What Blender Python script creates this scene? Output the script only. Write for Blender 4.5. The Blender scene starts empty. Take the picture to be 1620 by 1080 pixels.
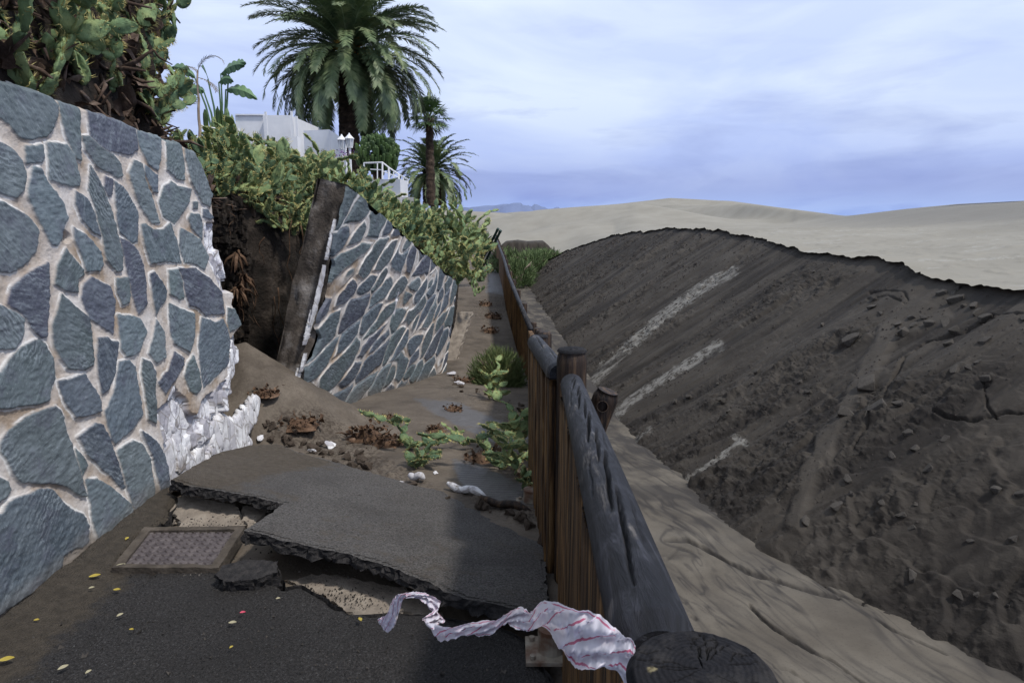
import bpy, bmesh, math, random
import numpy as np
from mathutils import Vector, Matrix, Euler, noise as mnoise
random.seed(7); RNG = np.random.default_rng(7)
S = bpy.context.scene
COL = S.collection
# ------------------------------------------------------------------ camera
PITCH = math.radians(10.5); F = 1080.0; CX, CY = 810.0, 540.0; CH = 1.6
cd = bpy.data.cameras.new('camera'); cam = bpy.data.objects.new('camera', cd); COL.objects.link(cam)
cd.sensor_width = 36; cd.lens = 24; cd.clip_start = 0.02; cd.clip_end = 30000
cam.location = (0, 0, CH); cam.rotation_euler = (math.radians(90) - PITCH, 0, 0)
S.camera = cam
# ------------------------------------------------------------------ light
SUN_EL = math.radians(59); SUN_AZ = math.radians(-30)      # from +X, turned towards the camera's back
sl = bpy.data.lights.new('sun', 'SUN'); so = bpy.data.objects.new('sun', sl); COL.objects.link(so)
sl.energy = 2.9; sl.angle = math.radians(5.0); sl.color = (1.0, 0.95, 0.88)
sdir = Vector((math.cos(SUN_EL) * math.cos(SUN_AZ), math.cos(SUN_EL) * math.sin(SUN_AZ), math.sin(SUN_EL)))
so.rotation_euler = sdir.to_track_quat('Z', 'Y').to_euler()
so.location = (20, 5, 30)
S.view_settings.view_transform = 'Standard'; S.view_settings.look = 'None'
S.view_settings.exposure = 0.0; S.view_settings.gamma = 1.0
S.cycles.max_bounces = 5; S.cycles.diffuse_bounces = 3; S.cycles.glossy_bounces = 2
S.cycles.transparent_max_bounces = 6


class NT:
    """small helper round a node tree"""
    def __init__(self, tree):
        self.t = tree; self.n = tree.nodes; self.l = tree.links
    def node(self, typ, **kw):
        n = self.n.new(typ)
        for k, v in kw.items(): setattr(n, k, v)
        return n
    def put(self, sock, v):
        if isinstance(v, bpy.types.NodeSocket): self.l.new(v, sock)
        elif isinstance(v, (tuple, list)) and len(v) == 3 and sock.type == 'RGBA': sock.default_value = (*v, 1)
        else: sock.default_value = v
    def coord(self, out='Object'): return self.node('ShaderNodeTexCoord').outputs[out]
    def pos(self): return self.node('ShaderNodeNewGeometry').outputs['Position']
    def attr(self, name, out='Fac'): return self.node('ShaderNodeAttribute', attribute_name=name).outputs[out]
    def mapping(self, v, scale=(1, 1, 1), rot=(0, 0, 0), loc=(0, 0, 0)):
        m = self.node('ShaderNodeMapping'); self.put(m.inputs['Vector'], v)
        m.inputs['Scale'].default_value = scale; m.inputs['Rotation'].default_value = rot
        self.put(m.inputs['Location'], loc); return m.outputs[0]
    def noise(self, v, scale=5, detail=4, rough=.55, dist=0):
        m = self.node('ShaderNodeTexNoise'); self.put(m.inputs['Vector'], v)
        m.inputs['Scale'].default_value = scale; m.inputs['Detail'].default_value = detail
        m.inputs['Roughness'].default_value = rough; m.inputs['Distortion'].default_value = dist
        return m.outputs['Fac']
    def voronoi(self, v, scale=5, feature='F1', out='Distance'):
        m = self.node('ShaderNodeTexVoronoi', feature=feature); self.put(m.inputs['Vector'], v)
        m.inputs['Scale'].default_value = scale; return m.outputs[out]
    def ramp(self, f, stops):
        m = self.node('ShaderNodeValToRGB'); self.put(m.inputs[0], f); e = m.color_ramp.elements
        while len(e) < len(stops): e.new(0.5)
        for el, (p, c) in zip(e, stops):
            el.position = p; el.color = (*c, 1) if len(c) == 3 else c
        return m.outputs[0]
    def rng(self, f, a, b, c=0.0, d=1.0):
        m = self.node('ShaderNodeMapRange'); self.put(m.inputs[0], f)
        for i, v in enumerate((a, b, c, d)): m.inputs[i + 1].default_value = v
        return m.outputs[0]
    def mix(self, f, a, b, mode='MIX'):
        m = self.node('ShaderNodeMix', data_type='RGBA', blend_type=mode)
        self.put(m.inputs[0], f); self.put(m.inputs[6], a); self.put(m.inputs[7], b); return m.outputs[2]
    def math(self, op, a, b=0.0):
        m = self.node('ShaderNodeMath', operation=op); self.put(m.inputs[0], a); self.put(m.inputs[1], b)
        return m.outputs[0]
    def bump(self, h, strength=.5, dist=.01, normal=None):
        m = self.node('ShaderNodeBump'); self.put(m.inputs['Height'], h)
        m.inputs['Strength'].default_value = strength; m.inputs['Distance'].default_value = dist
        if normal is not None: self.put(m.inputs['Normal'], normal)
        return m.outputs[0]


# ------------------------------------------------------------------ sky
W = bpy.data.worlds.new("World"); S.world = W; W.use_nodes = True
w = NT(W.node_tree); w.n.clear()
sky = w.node('ShaderNodeTexSky', sky_type='NISHITA'); sky.sun_disc = False
sky.sun_elevation = SUN_EL; sky.sun_rotation = math.radians(90) - SUN_AZ
bg1 = w.node('ShaderNodeBackground'); w.put(bg1.inputs[0], sky.outputs[0]); bg1.inputs[1].default_value = 0.08
wd = w.coord('Generated')
sep = w.node('ShaderNodeSeparateXYZ'); w.put(sep.inputs[0], wd)
el = sep.outputs['Z']
SKY_GRAD = [(0.0, (.26, .38, .78)), (.03, (.27, .345, .69)), (.085, (.44, .54, .88)), (.18, (.56, .67, .97)), (.32, (.66, .76, 1.0)), (1, (.62, .68, .80))]
grad = w.ramp(el, SKY_GRAD)
mp1 = w.mapping(wd, (2.0, 2.0, 6.5), (0, math.radians(-22), 0), (.35, .2, .1))
n1 = w.noise(mp1, 1.5, 6, .5, .45)
mp2 = w.mapping(wd, (3, 3, 13), (0, math.radians(-16), 0), (2.1, .6, .3))
n2 = w.noise(mp2, 1.35, 6, .52, .4)
cl = w.rng(n1, .43, .66)
lift = w.rng(el, .02, .2)
cl = w.math('MULTIPLY', cl, w.math('ADD', w.math('MULTIPLY', lift, .80), .10))
c = w.mix(cl, grad, (.77, .87, 1.0))
dk = w.math('MULTIPLY', w.rng(n2, .50, .72), w.rng(el, .30, .08, .45, .9))
c = w.mix(dk, c, w.mix(w.rng(el, .05, .2), (.26, .33, .64), (.46, .55, .86)))
hz = w.math('MULTIPLY', w.rng(el, .045, .0), w.rng(n2, .40, .52))
c = w.mix(w.math('MULTIPLY', hz, .6), c, (.46, .60, .95))
bg2 = w.node('ShaderNodeBackground'); w.put(bg2.inputs[0], c); bg2.inputs[1].default_value = 1.12
mxs = w.node('ShaderNodeMixShader'); mxs.inputs[0].default_value = .93
w.l.new(bg1.outputs[0], mxs.inputs[1]); w.l.new(bg2.outputs[0], mxs.inputs[2])
wo = w.node('ShaderNodeOutputWorld'); w.l.new(mxs.outputs[0], wo.inputs[0])

# ------------------------------------------------------------------ numeric helpers
cp, sp = math.cos(PITCH), math.sin(PITCH)
def ray(px, py):
    u = (px - CX) / F; v = (py - CY) / F
    return np.array((u, cp - v * sp, -sp - v * cp))
def P(px, py, d): return np.array((0, 0, CH)) + d * ray(px, py)
def Pz(px, py, z):
    r = ray(px, py); return P(px, py, (z - CH) / r[2])
def proj(V):
    V = np.asarray(V, float); y = V[..., 1]; z = V[..., 2] - CH
    d = y * cp - z * sp; up = y * sp + z * cp
    return CX + F * V[..., 0] / d, CY - F * up / d, d
def _h(ix, iy, iz, s):
    n = (ix.astype(np.int64) * 374761393 + iy.astype(np.int64) * 668265263 + iz.astype(np.int64) * 2147483647 + s * 1274126177) & 0xffffffff
    n = ((n ^ (n >> 13)) * 1274126177) & 0xffffffff
    n = ((n ^ (n >> 16)) * 2246822519) & 0xffffffff
    return ((n ^ (n >> 15)) & 0xffffff) / float(0xffffff)
def vn(x, y, z=0.0, s=0):
    x = np.asarray(x, float); y = np.asarray(y, float); z = np.asarray(z, float) + 0 * x
    x0 = np.floor(x); y0 = np.floor(y); z0 = np.floor(z)
    f = lambda t: t * t * t * (t * (t * 6 - 15) + 10)
    tx, ty, tz = f(x - x0), f(y - y0), f(z - z0)
    flat = not np.any(tz)
    r = 0
    for k in ((0,) if flat else (0, 1)):
        a = _h(x0, y0, z0 + k, s) * (1 - tx) + _h(x0 + 1, y0, z0 + k, s) * tx
        b = _h(x0, y0 + 1, z0 + k, s) * (1 - tx) + _h(x0 + 1, y0 + 1, z0 + k, s) * tx
        c = a * (1 - ty) + b * ty
        r = r + c * ((1 - tz) if k == 0 else tz)
    return r * 2 - 1
def fbm(x, y, z=0.0, o=4, g=.5, s=0):
    a, r, t, k = 1.0, 0, 0, 1.0
    for i in range(o):
        r = r + a * vn(x * k + 17.3 * i, y * k - 9.1 * i, (z * k + 3.7 * i) if np.any(z) else 0.0, s + i); t += a; a *= g; k *= 2.03
    return r / t
def sm(x, a, b):
    t = np.clip((x - a) / (b - a), 0, 1); return t * t * (3 - 2 * t)
def inpoly(x, y, poly):
    ins = np.zeros(x.shape, bool); n = len(poly)
    for i in range(n):
        x1, y1 = poly[i]; x2, y2 = poly[(i + 1) % n]
        if y1 == y2: continue
        c = ((y1 > y) != (y2 > y)) & (x < (x2 - x1) * (y - y1) / (y2 - y1) + x1); ins ^= c
    return ins
def dline(x, y, pts, closed=False):
    d = np.full(x.shape, 1e9); n = len(pts)
    for i in range(n if closed else n - 1):
        ax, ay = pts[i]; bx, by = pts[(i + 1) % n]; dx, dy = bx - ax, by - ay
        t = np.clip(((x - ax) * dx + (y - ay) * dy) / (dx * dx + dy * dy + 1e-12), 0, 1)
        d = np.minimum(d, np.hypot(x - ax - t * dx, y - ay - t * dy))
    return d
def sdpoly(x, y, poly):
    d = dline(x, y, poly, True); return np.where(inpoly(x, y, poly), d, -d)

# ------------------------------------------------------------------ object helpers
def tag(o, label=None, cat=None, group=None, kind=None):
    if label: o['label'] = label; o['kind'] = 'thing'
    if cat: o['category'] = cat
    if group: o['group'] = group
    if kind: o['kind'] = kind
    return o
def link(name, me, m=None, parent=None):
    o = bpy.data.objects.new(name, me); COL.objects.link(o)
    if m is not None: me.materials.append(m)
    if parent is not None: o.parent = parent
    return o
def empty(name, loc=(0, 0, 0), rz=0):
    o = bpy.data.objects.new(name, None); COL.objects.link(o); o.location = loc; o.rotation_euler.z = rz
    o.empty_display_size = .1; return o
def npmesh(name, V, Q, attrs=None, cols=None, smooth=True):
    me = bpy.data.meshes.new(name); V = np.asarray(V, np.float32); Q = np.asarray(Q, np.int32); k = Q.shape[1]
    me.vertices.add(len(V)); me.vertices.foreach_set('co', V.ravel())
    me.loops.add(Q.size); me.loops.foreach_set('vertex_index', Q.ravel())
    me.polygons.add(len(Q)); me.polygons.foreach_set('loop_start', np.arange(0, Q.size, k, dtype=np.int32))
    me.update(calc_edges=True)
    if smooth: me.polygons.foreach_set('use_smooth', np.ones(len(Q), bool))
    for n, a in (attrs or {}).items():
        me.attributes.new(n, 'FLOAT', 'POINT').data.foreach_set('value', np.asarray(a, np.float32).ravel())
    for n, a in (cols or {}).items():
        a = np.asarray(a, np.float32)
        a4 = np.concatenate([a, np.ones((len(a), 1), np.float32)], 1)
        me.attributes.new(n, 'FLOAT_COLOR', 'POINT').data.foreach_set('color', a4.ravel())
    me.validate(); return me
def gridq(nr, nc, keep=None):
    i = np.arange(nr - 1)[:, None] * nc + np.arange(nc - 1)[None, :]
    q = np.stack([i, i + 1, i + nc + 1, i + nc], -1).reshape(-1, 4)
    if keep is not None:
        kk = keep.ravel(); q = q[kk[q].all(1)]
    return q
def prune(V, Q, attrs):
    u = np.unique(Q); m = np.full(len(V), -1); m[u] = np.arange(len(u))
    return V[u], m[Q], {k: np.asarray(a).reshape(len(V), -1)[u] for k, a in attrs.items()}


class MB:
    """collects loose geometry into one mesh"""
    def __init__(self): self.v = []; self.f = []
    def add(self, vs, fs):
        b = len(self.v); self.v += [tuple(map(float, p)) for p in vs]; self.f += [tuple(b + i for i in f) for f in fs]
    def box(self, c, s, rz=0, tilt=0):
        M = Matrix.Translation(Vector(c)) @ Matrix.Rotation(rz, 4, 'Z') @ Matrix.Rotation(tilt, 4, 'X')
        vs = [M @ Vector((x * s[0] / 2, y * s[1] / 2, z * s[2] / 2)) for x in (-1, 1) for y in (-1, 1) for z in (-1, 1)]
        self.add(vs, [(0, 1, 3, 2), (4, 6, 7, 5), (0, 4, 5, 1), (2, 3, 7, 6), (0, 2, 6, 4), (1, 5, 7, 3)])
    def tube(self, pts, r, n=8, cap=True):
        pts = [Vector(p) for p in pts]; k = len(pts)
        rs = r if isinstance(r, (list, tuple)) else [r] * k
        b = len(self.v); up = Vector((.13, .21, .97))
        for i, p in enumerate(pts):
            t = (pts[min(i + 1, k - 1)] - pts[max(i - 1, 0)]).normalized()
            a = t.cross(up)
            if a.length < .05: a = t.cross(Vector((1, 0, 0)))
            a.normalize(); c = t.cross(a)
            for j in range(n):
                th = 2 * math.pi * j / n
                self.v.append(tuple(p + (a * math.cos(th) + c * math.sin(th)) * rs[i]))
        for i in range(k - 1):
            for j in range(n):
                j2 = (j + 1) % n
                self.f.append((b + i * n + j, b + i * n + j2, b + (i + 1) * n + j2, b + (i + 1) * n + j))
        if cap:
            self.f.append(tuple(b + j for j in range(n))[::-1]); self.f.append(tuple(b + (k - 1) * n + j for j in range(n)))
    def build(self, name, m, parent=None, smooth=False):
        me = bpy.data.meshes.new(name); me.from_pydata(self.v, [], self.f); me.update()
        if smooth: me.polygons.foreach_set('use_smooth', np.ones(len(me.polygons), bool))
        return link(name, me, m, parent)


def new_mat(name):
    m = bpy.data.materials.new(name); m.use_nodes = True
    t = NT(m.node_tree); b = m.node_tree.nodes['Principled BSDF']
    return m, t, b
def noise_mat(name, stops, scale=6, rough=.85, bump=.4, bscale=40, bdist=.01, stretch=(1, 1, 1), detail=6, spec=.3, rnd=False, coord='Object'):
    m, t, b = new_mat(name); v = t.coord(coord)
    if rnd:
        oi = t.node('ShaderNodeObjectInfo')
        ml = t.math('MULTIPLY', oi.outputs['Random'], 37.0)
        cb = t.node('ShaderNodeCombineXYZ'); 
        for i in range(3): t.put(cb.inputs[i], ml)
        v = t.mapping(v, stretch, loc=cb.outputs[0])
    else: v = t.mapping(v, stretch)
    f = t.noise(v, scale, detail)
    t.put(b.inputs['Base Color'], t.ramp(f, stops))
    b.inputs['Roughness'].default_value = rough; b.inputs['Specular IOR Level'].default_value = spec
    if bump: t.put(b.inputs['Normal'], t.bump(t.noise(v, bscale, 6, .6), bump, bdist))
    return m

# ------------------------------------------------------------------ materials
M = {}
def mk_cladding(nm='slate_cladding'):
    m, t, b = new_mat(nm); v = t.pos()
    st = t.attr('stone'); wh = t.attr('white'); col = t.attr('tint', 'Color'); sid = t.attr('sid')
    cb = t.node('ShaderNodeCombineXYZ'); t.put(cb.inputs[0], sid); t.put(cb.inputs[1], sid); t.put(cb.inputs[2], sid)
    vr = t.node('ShaderNodeVectorRotate'); vr.rotation_type = 'X_AXIS'; t.put(vr.inputs['Vector'], v); t.put(vr.inputs['Angle'], t.attr('ang'))
    va = t.node('ShaderNodeVectorMath', operation='ADD'); t.put(va.inputs[0], vr.outputs[0]); t.put(va.inputs[1], cb.outputs[0])
    sv = t.mapping(va.outputs[0], (6, 5, 26))
    str0 = t.noise(sv, 1.3, 8, .7, 1.0); fine = t.noise(va.outputs[0], 60, 6, .75); strf = t.noise(t.mapping(va.outputs[0], (9, 9, 75)), 1.5, 6, .7, .6)
    str_ = t.math('ADD', t.math('MULTIPLY', str0, .5), t.math('ADD', t.math('MULTIPLY', strf, .3), t.math('MULTIPLY', fine, .2)))
    blot = t.noise(va.outputs[0], 9, 4)
    sc = t.mix(t.rng(str_, .50, .62), col, t.mix(.6, col, (.27, .31, .34)))
    sc = t.mix(t.rng(str_, .48, .38), sc, t.mix(.6, col, (.015, .02, .028)))
    sc = t.mix(t.rng(t.noise(va.outputs[0], 3.5, 4), .42, .68), sc, t.mix(.4, sc, (.17, .20, .225)))
    sc = t.mix(t.rng(blot, .52, .75), sc, t.mix(.45, sc, (.07, .06, .105)))
    wv = t.node('ShaderNodeTexWave'); wv.bands_direction = 'Z'; t.put(wv.inputs['Vector'], va.outputs[0]); wv.inputs['Scale'].default_value = 13; wv.inputs['Distortion'].default_value = 9; wv.inputs['Detail'].default_value = 4; wv.inputs['Detail Scale'].default_value = 1.6; wv.inputs['Detail Roughness'].default_value = .65
    pres = t.rng(t.noise(va.outputs[0], 3.0, 4), .52, .66)
    sc = t.mix(t.math('MULTIPLY', t.rng(wv.outputs['Fac'], .80, .96), t.math('MULTIPLY', pres, .45)), sc, (.32, .36, .39))
    sc = t.mix(t.math('MULTIPLY', t.rng(wv.outputs['Fac'], .22, .05), t.math('MULTIPLY', pres, .4)), sc, (.03, .037, .048))
    sp_ = t.noise(v, 160, 3); sc = t.mix(t.rng(sp_, .62, .72), sc, t.mix(.4, sc, (.45, .48, .5)))
    mo = t.ramp(t.noise(v, 3.2, 5, .6), [(.40, (.60, .56, .53)), (.52, (.47, .41, .36)), (.62, (.33, .255, .19))])
    mo = t.mix(t.rng(t.noise(v, 45, 5), .55, .75), mo, t.mix(.35, mo, (.2, .17, .14)))
    edge = t.attr('edge'); mo = t.mix(t.math('MULTIPLY', edge, .95), mo, (.74, .73, .71))
    pl = t.ramp(t.noise(v, 14, 6, .65), [(.36, (.30, .29, .34)), (.47, (.72, .72, .76)), (.6, (.84, .84, .86))])
    pv = t.mapping(v, (1, 13, 8)); pc = t.node('ShaderNodeTexVoronoi'); t.put(pc.inputs['Vector'], pv); pc.inputs['Scale'].default_value = 1.0
    px_ = t.node('ShaderNodeSeparateColor'); t.put(px_.inputs[0], pc.outputs['Color']); pl = t.mix(t.rng(px_.outputs[0], .62, .72), pl, (.40, .39, .43))
    pl = t.mix(t.rng(t.voronoi(pv, 1.0, 'DISTANCE_TO_EDGE'), .05, .015), pl, (.30, .28, .28))
    dirt = t.attr('dirt')
    c = t.mix(st, mo, sc); c = t.mix(wh, c, pl); c = t.mix(dirt, c, (.17, .14, .11))
    t.put(b.inputs['Base Color'], c)
    t.put(b.inputs['Roughness'], t.rng(st, 0, 1, .95, .62)); b.inputs['Specular IOR Level'].default_value = .35
    h = t.mix(st, t.noise(v, 120, 4), t.math('ADD', t.math('MULTIPLY', str0, .6), t.math('MULTIPLY', strf, .4)))
    t.put(b.inputs['Normal'], t.bump(h, .45, .007)); return m
M['clad'] = mk_cladding()

def mk_asphalt(nm, base, dustcol, spark=.12):
    m, t, b = new_mat(nm); v = t.pos()
    g = t.noise(v, 95, 6, .75); vo = t.voronoi(v, 120)
    c = t.mix(t.rng(g, .38, .66), tuple(x * .35 for x in base), tuple(min(1, x * 2.2) for x in base))
    c = t.mix(t.rng(t.noise(v, 130, 3), .60, .68), c, (spark, spark, spark * 1.02)); c = t.mix(t.rng(t.noise(v, 55, 4, .7), .62, .72), c, (spark * .6, spark * .55, spark * .5))
    c = t.mix(t.rng(t.noise(v, 1.6, 4), .45, .7), c, t.mix(.5, c, tuple(x * .5 for x in base)))
    d = t.attr('dust'); dn = t.math('ADD', d, t.math('MULTIPLY', t.math('SUBTRACT', t.noise(v, 9, 6, .65), .5), 1.0))
    dn = t.math('MULTIPLY', t.rng(dn, .42, .66), t.rng(d, .0, .08))
    dc = t.mix(t.rng(t.noise(v, 30, 5), .35, .7), tuple(x * .6 for x in dustcol), dustcol)
    t.put(b.inputs['Base Color'], t.mix(dn, c, dc))
    t.put(b.inputs['Roughness'], t.rng(t.noise(v, 2.5, 3), .35, .7, .6, .95)); b.inputs['Specular IOR Level'].default_value = .35
    t.put(b.inputs['Normal'], t.bump(t.math('ADD', t.math('MULTIPLY', g, 1.6), vo), 1.0, .012)); return m
M['asphalt'] = mk_asphalt('dark_asphalt', (.033, .0305, .030), (.100, .082, .062))
M['asphalt_slab'] = mk_asphalt('grey_asphalt', (.105, .097, .091), (.14, .115, .088), .22)
M['asphalt_break'] = noise_mat('broken_asphalt', [(.3, (.012, .012, .014)), (.7, (.05, .046, .045))], 30, .95, .9, 60, .02)
M['concrete'] = noise_mat('broken_concrete', [(.3, (.14, .12, .10)), (.55, (.27, .23, .19)), (.7, (.34, .30, .25))], 9, .95, .8, 55, .012)
M['core'] = noise_mat('dirty_concrete', [(.35, (.05, .041, .034)), (.52, (.105, .088, .075)), (.68, (.25, .23, .215))], 5, .95, .8, 40, .015, coord='Object')
def mk_plaster():
    m, t, b = new_mat('white_plaster'); v = t.pos(); pv = t.mapping(v, (6, 11, 5.5)); pc = t.node('ShaderNodeTexVoronoi'); t.put(pc.inputs['Vector'], pv); pc.inputs['Scale'].default_value = 1.0
    px_ = t.node('ShaderNodeSeparateColor'); t.put(px_.inputs[0], pc.outputs['Color'])
    c = t.ramp(t.noise(v, 9, 6, .65), [(.34, (.30, .285, .28)), (.44, (.66, .65, .67)), (.58, (.82, .82, .83))])
    c = t.mix(t.rng(px_.outputs[0], .45, .85), c, (.48, .47, .50)); c = t.mix(t.rng(t.voronoi(pv, 1.0, 'DISTANCE_TO_EDGE'), .045, .01), c, (.40, .38, .37))
    c = t.mix(t.rng(t.noise(v, 22, 5, .7), .60, .72), c, (.20, .165, .13))
    t.put(b.inputs['Base Color'], c); b.inputs['Roughness'].default_value = .95; b.inputs['Specular IOR Level'].default_value = .15
    t.put(b.inputs['Normal'], t.bump(t.noise(v, 60, 5, .7), .5, .006)); return m
M['plaster'] = mk_plaster()
M['plaster_chip'] = noise_mat('white_plaster', [(.34, (.24, .23, .25)), (.45, (.62, .62, .65)), (.6, (.84, .84, .85))], 7, .9, .3, 30, .008, (1, 1.6, .7))

def mk_mud():
    m, t, b = new_mat('mud_path'); v = t.pos()
    mud = t.ramp(t.noise(v, 2.6, 7, .62), [(.34, (.075, .060, .046)), (.52, (.118, .096, .074)), (.68, (.155, .128, .10))])
    mud = t.mix(t.rng(t.noise(v, 55, 4), .58, .72), mud, t.mix(.5, mud, (.05, .035, .025)))
    wv = t.node('ShaderNodeTexWave'); wv.bands_direction = 'Y'; t.put(wv.inputs['Vector'], v)
    wv.inputs['Scale'].default_value = 7; wv.inputs['Distortion'].default_value = .6
    asp = t.mix(t.rng(wv.outputs['Fac'], .3, .8), (.078, .074, .074), (.125, .118, .115))
    wet = t.attr('wet'); wn = t.math('ADD', wet, t.math('MULTIPLY', t.math('SUBTRACT', t.noise(v, 6, 8, .7), .5), 1.9))
    wn = t.math('MULTIPLY', t.rng(wn, .4, .85), t.rng(wet, 0, .1))
    lit = t.math('MULTIPLY', t.attr('litter'), t.rng(t.noise(v, 38, 5, .7), .47, .56))
    c = t.mix(wn, mud, asp); c = t.mix(lit, c, (.035, .024, .016))
    t.put(b.inputs['Base Color'], c)
    t.put(b.inputs['Roughness'], t.math('SUBTRACT', .9, t.math('MULTIPLY', wn, .35)))
    h = t.math('ADD', t.noise(v, 60, 5), t.math('MULTIPLY', wv.outputs['Fac'], t.math('MULTIPLY', wn, .4)))
    t.put(b.inputs['Normal'], t.bump(h, .45, .012)); return m
M['mud'] = mk_mud()

def mk_sand(nm, stops, wet_shade_col, drycol, bump=.5, bdist=.012, nscale=1.6):
    m, t, b = new_mat(nm); v = t.pos()
    c = t.ramp(t.noise(v, nscale, 7, .6), stops)
    c = t.mix(t.rng(t.noise(v, 70, 4), .55, .75), c, t.mix(.35, c, wet_shade_col))
    dry = t.attr('dry'); dn = t.math('ADD', dry, t.math('MULTIPLY', t.math('SUBTRACT', t.noise(v, 7, 8, .85), .5), 3.4))
    dn = t.math('MULTIPLY', t.rng(dn, .40, .75), t.rng(dry, .0, .2))
    c = t.mix(t.math('MULTIPLY', dn, .9), c, drycol)
    c = t.mix(t.attr('damp_shade'), c, wet_shade_col)  # damp sand on slope and channel, painted shade on the far dunes
    t.put(b.inputs['Base Color'], c); b.inputs['Roughness'].default_value = .9; b.inputs['Specular IOR Level'].default_value = .2
    h = t.math('ADD', t.noise(v, 22, 6, .65), t.math('MULTIPLY', t.noise(v, 130, 3), .5))
    t.put(b.inputs['Normal'], t.bump(h, bump, bdist)); return m
M['slope'] = mk_sand('wet_dune_sand', [(.36, (.050, .043, .036)), (.52, (.068, .059, .049)), (.68, (.088, .077, .065))], (.022, .019, .017), (.30, .288, .262), .6, .016)
M['channel'] = mk_sand('channel_sand', [(.36, (.092, .080, .065)), (.52, (.125, .110, .090)), (.68, (.155, .138, .114))], (.036, .033, .032), (.25, .225, .19), .22, .006)
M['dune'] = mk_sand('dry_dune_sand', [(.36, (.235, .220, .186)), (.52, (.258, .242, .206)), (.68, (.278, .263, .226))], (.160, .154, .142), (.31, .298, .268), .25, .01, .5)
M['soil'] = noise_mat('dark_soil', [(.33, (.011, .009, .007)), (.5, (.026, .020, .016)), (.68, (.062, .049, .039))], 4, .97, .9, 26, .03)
M['cone'] = noise_mat('spilled_soil', [(.33, (.085, .066, .050)), (.5, (.14, .112, .086)), (.66, (.185, .15, .115))], 5, .97, .7, 40, .015)
M['rim'] = noise_mat('muddy_rim', [(.33, (.045, .037, .030)), (.5, (.075, .062, .05)), (.66, (.11, .092, .075))], 9, .95, .8, 50, .012)
M['clod'] = noise_mat('soil_clod', [(.3, (.045, .033, .025)), (.6, (.11, .085, .066))], 14, .97, .8, 40, .012, rnd=True)
M['block'] = noise_mat('sand_block_crust', [(.32, (.055, .049, .043)), (.66, (.088, .079, .069))], 6, .95, .6, 40, .01, rnd=True)
M['crumb2'] = noise_mat('asphalt_crumb', [(.35, (.012, .012, .012)), (.55, (.07, .062, .055)), (.7, (.2, .18, .16))], 3, .95, 0)
M['crumb'] = noise_mat('sand_crumb', [(.3, (.042, .036, .032)), (.7, (.074, .065, .057))], 9, .95, .5, 40, .01)
M['litter'] = noise_mat('dead_pads', [(.30, (.022, .014, .010)), (.50, (.075, .048, .034)), (.64, (.17, .125, .10)), (.76, (.30, .26, .24))], 7, .92, .8, 40, .015)
M['debris'] = noise_mat('dry_debris', [(.30, (.03, .017, .01)), (.55, (.12, .07, .042)), (.75, (.24, .16, .11))], 14, .92, .8, 40, .012, rnd=True)
M['pad'] = noise_mat('cactus_green', [(.30, (.06, .11, .068)), (.5, (.125, .19, .10)), (.68, (.22, .275, .12))], 9, .75, .8, 45, .012, rnd=True, spec=.2)
M['pad_light'] = noise_mat('cactus_pale_green', [(.30, (.12, .19, .095)), (.5, (.21, .29, .135)), (.70, (.33, .38, .16))], 9, .75, .8, 45, .012, rnd=True, spec=.2)
for k_ in ('pad', 'pad_light'):
    t_ = NT(M[k_].node_tree); b_ = M[k_].node_tree.nodes['Principled BSDF']; src = b_.inputs['Base Color'].links[0].from_socket
    vd = t_.voronoi(t_.coord('Object'), 34); c_ = t_.mix(t_.rng(vd, .26, .16), src, t_.mix(.55, src, (.03, .045, .02)))
    t_.put(b_.inputs['Base Color'], t_.mix(t_.rng(vd, .10, .05), c_, (.30, .26, .12)))
M['spine'] = noise_mat('cactus_spine', [(.3, (.38, .34, .12)), (.7, (.60, .52, .22))], 10, .7, 0, rnd=True)
M['palm'] = noise_mat('palm_leaf', [(.32, (.055, .090, .042)), (.50, (.125, .175, .075)), (.66, (.24, .28, .14))], 2.2, .5, 0, rnd=True, spec=.5)
M['fan'] = noise_mat('fan_leaf', [(.32, (.035, .075, .025)), (.6, (.085, .15, .045)), (.75, (.14, .17, .06))], 2.0, .5, 0, rnd=True, spec=.5)
M['banana'] = noise_mat('banana_leaf', [(.32, (.045, .10, .05)), (.65, (.12, .21, .09))], 2.0, .45, 0, rnd=True, spec=.5)
M['trunk'] = noise_mat('palm_bark', [(.32, (.018, .012, .009)), (.6, (.07, .048, .034)), (.75, (.16, .12, .09))], 5, .95, .9, 18, .05)
M['fruit'] = noise_mat('date_fruit', [(.3, (.30, .15, .015)), (.7, (.5, .28, .03))], 12, .6, .3)
M['euph'] = noise_mat('candelabra_stem', [(.35, (.022, .045, .016)), (.65, (.075, .13, .035))], 3, .6, .2, 30)
M['drystem'] = noise_mat('dry_stem', [(.35, (.16, .12, .09)), (.65, (.32, .26, .21))], 8, .9, .3, 40)
M['dryleaf'] = noise_mat('dry_leaf', [(.35, (.07, .05, .025)), (.65, (.17, .13, .06))], 6, .8, 0)
M['grass'] = noise_mat('shrub_green', [(.32, (.07, .10, .035)), (.52, (.13, .17, .065)), (.72, (.24, .23, .10))], 6, .8, 0, rnd=True)
M['bush'] = noise_mat('far_shrub', [(.32, (.07, .11, .045)), (.52, (.13, .185, .075)), (.72, (.19, .24, .11))], 3, .8, 0, rnd=True)
M['white'] = noise_mat('white_paint', [(.35, (.70, .71, .73)), (.65, (.80, .80, .81))], 2.5, .7, .15, 20)
M['grey'] = noise_mat('grey_render', [(.35, (.28, .29, .30)), (.65, (.36, .36, .37))], 2.5, .8, .2, 20)
M['glass'] = noise_mat('lantern_glass', [(.4, (.5, .52, .55)), (.6, (.62, .64, .66))], 3, .15, 0)
M['green_metal'] = noise_mat('dark_green_paint', [(.35, (.010, .028, .026)), (.65, (.018, .045, .04))], 6, .4, .1, 30)
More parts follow.
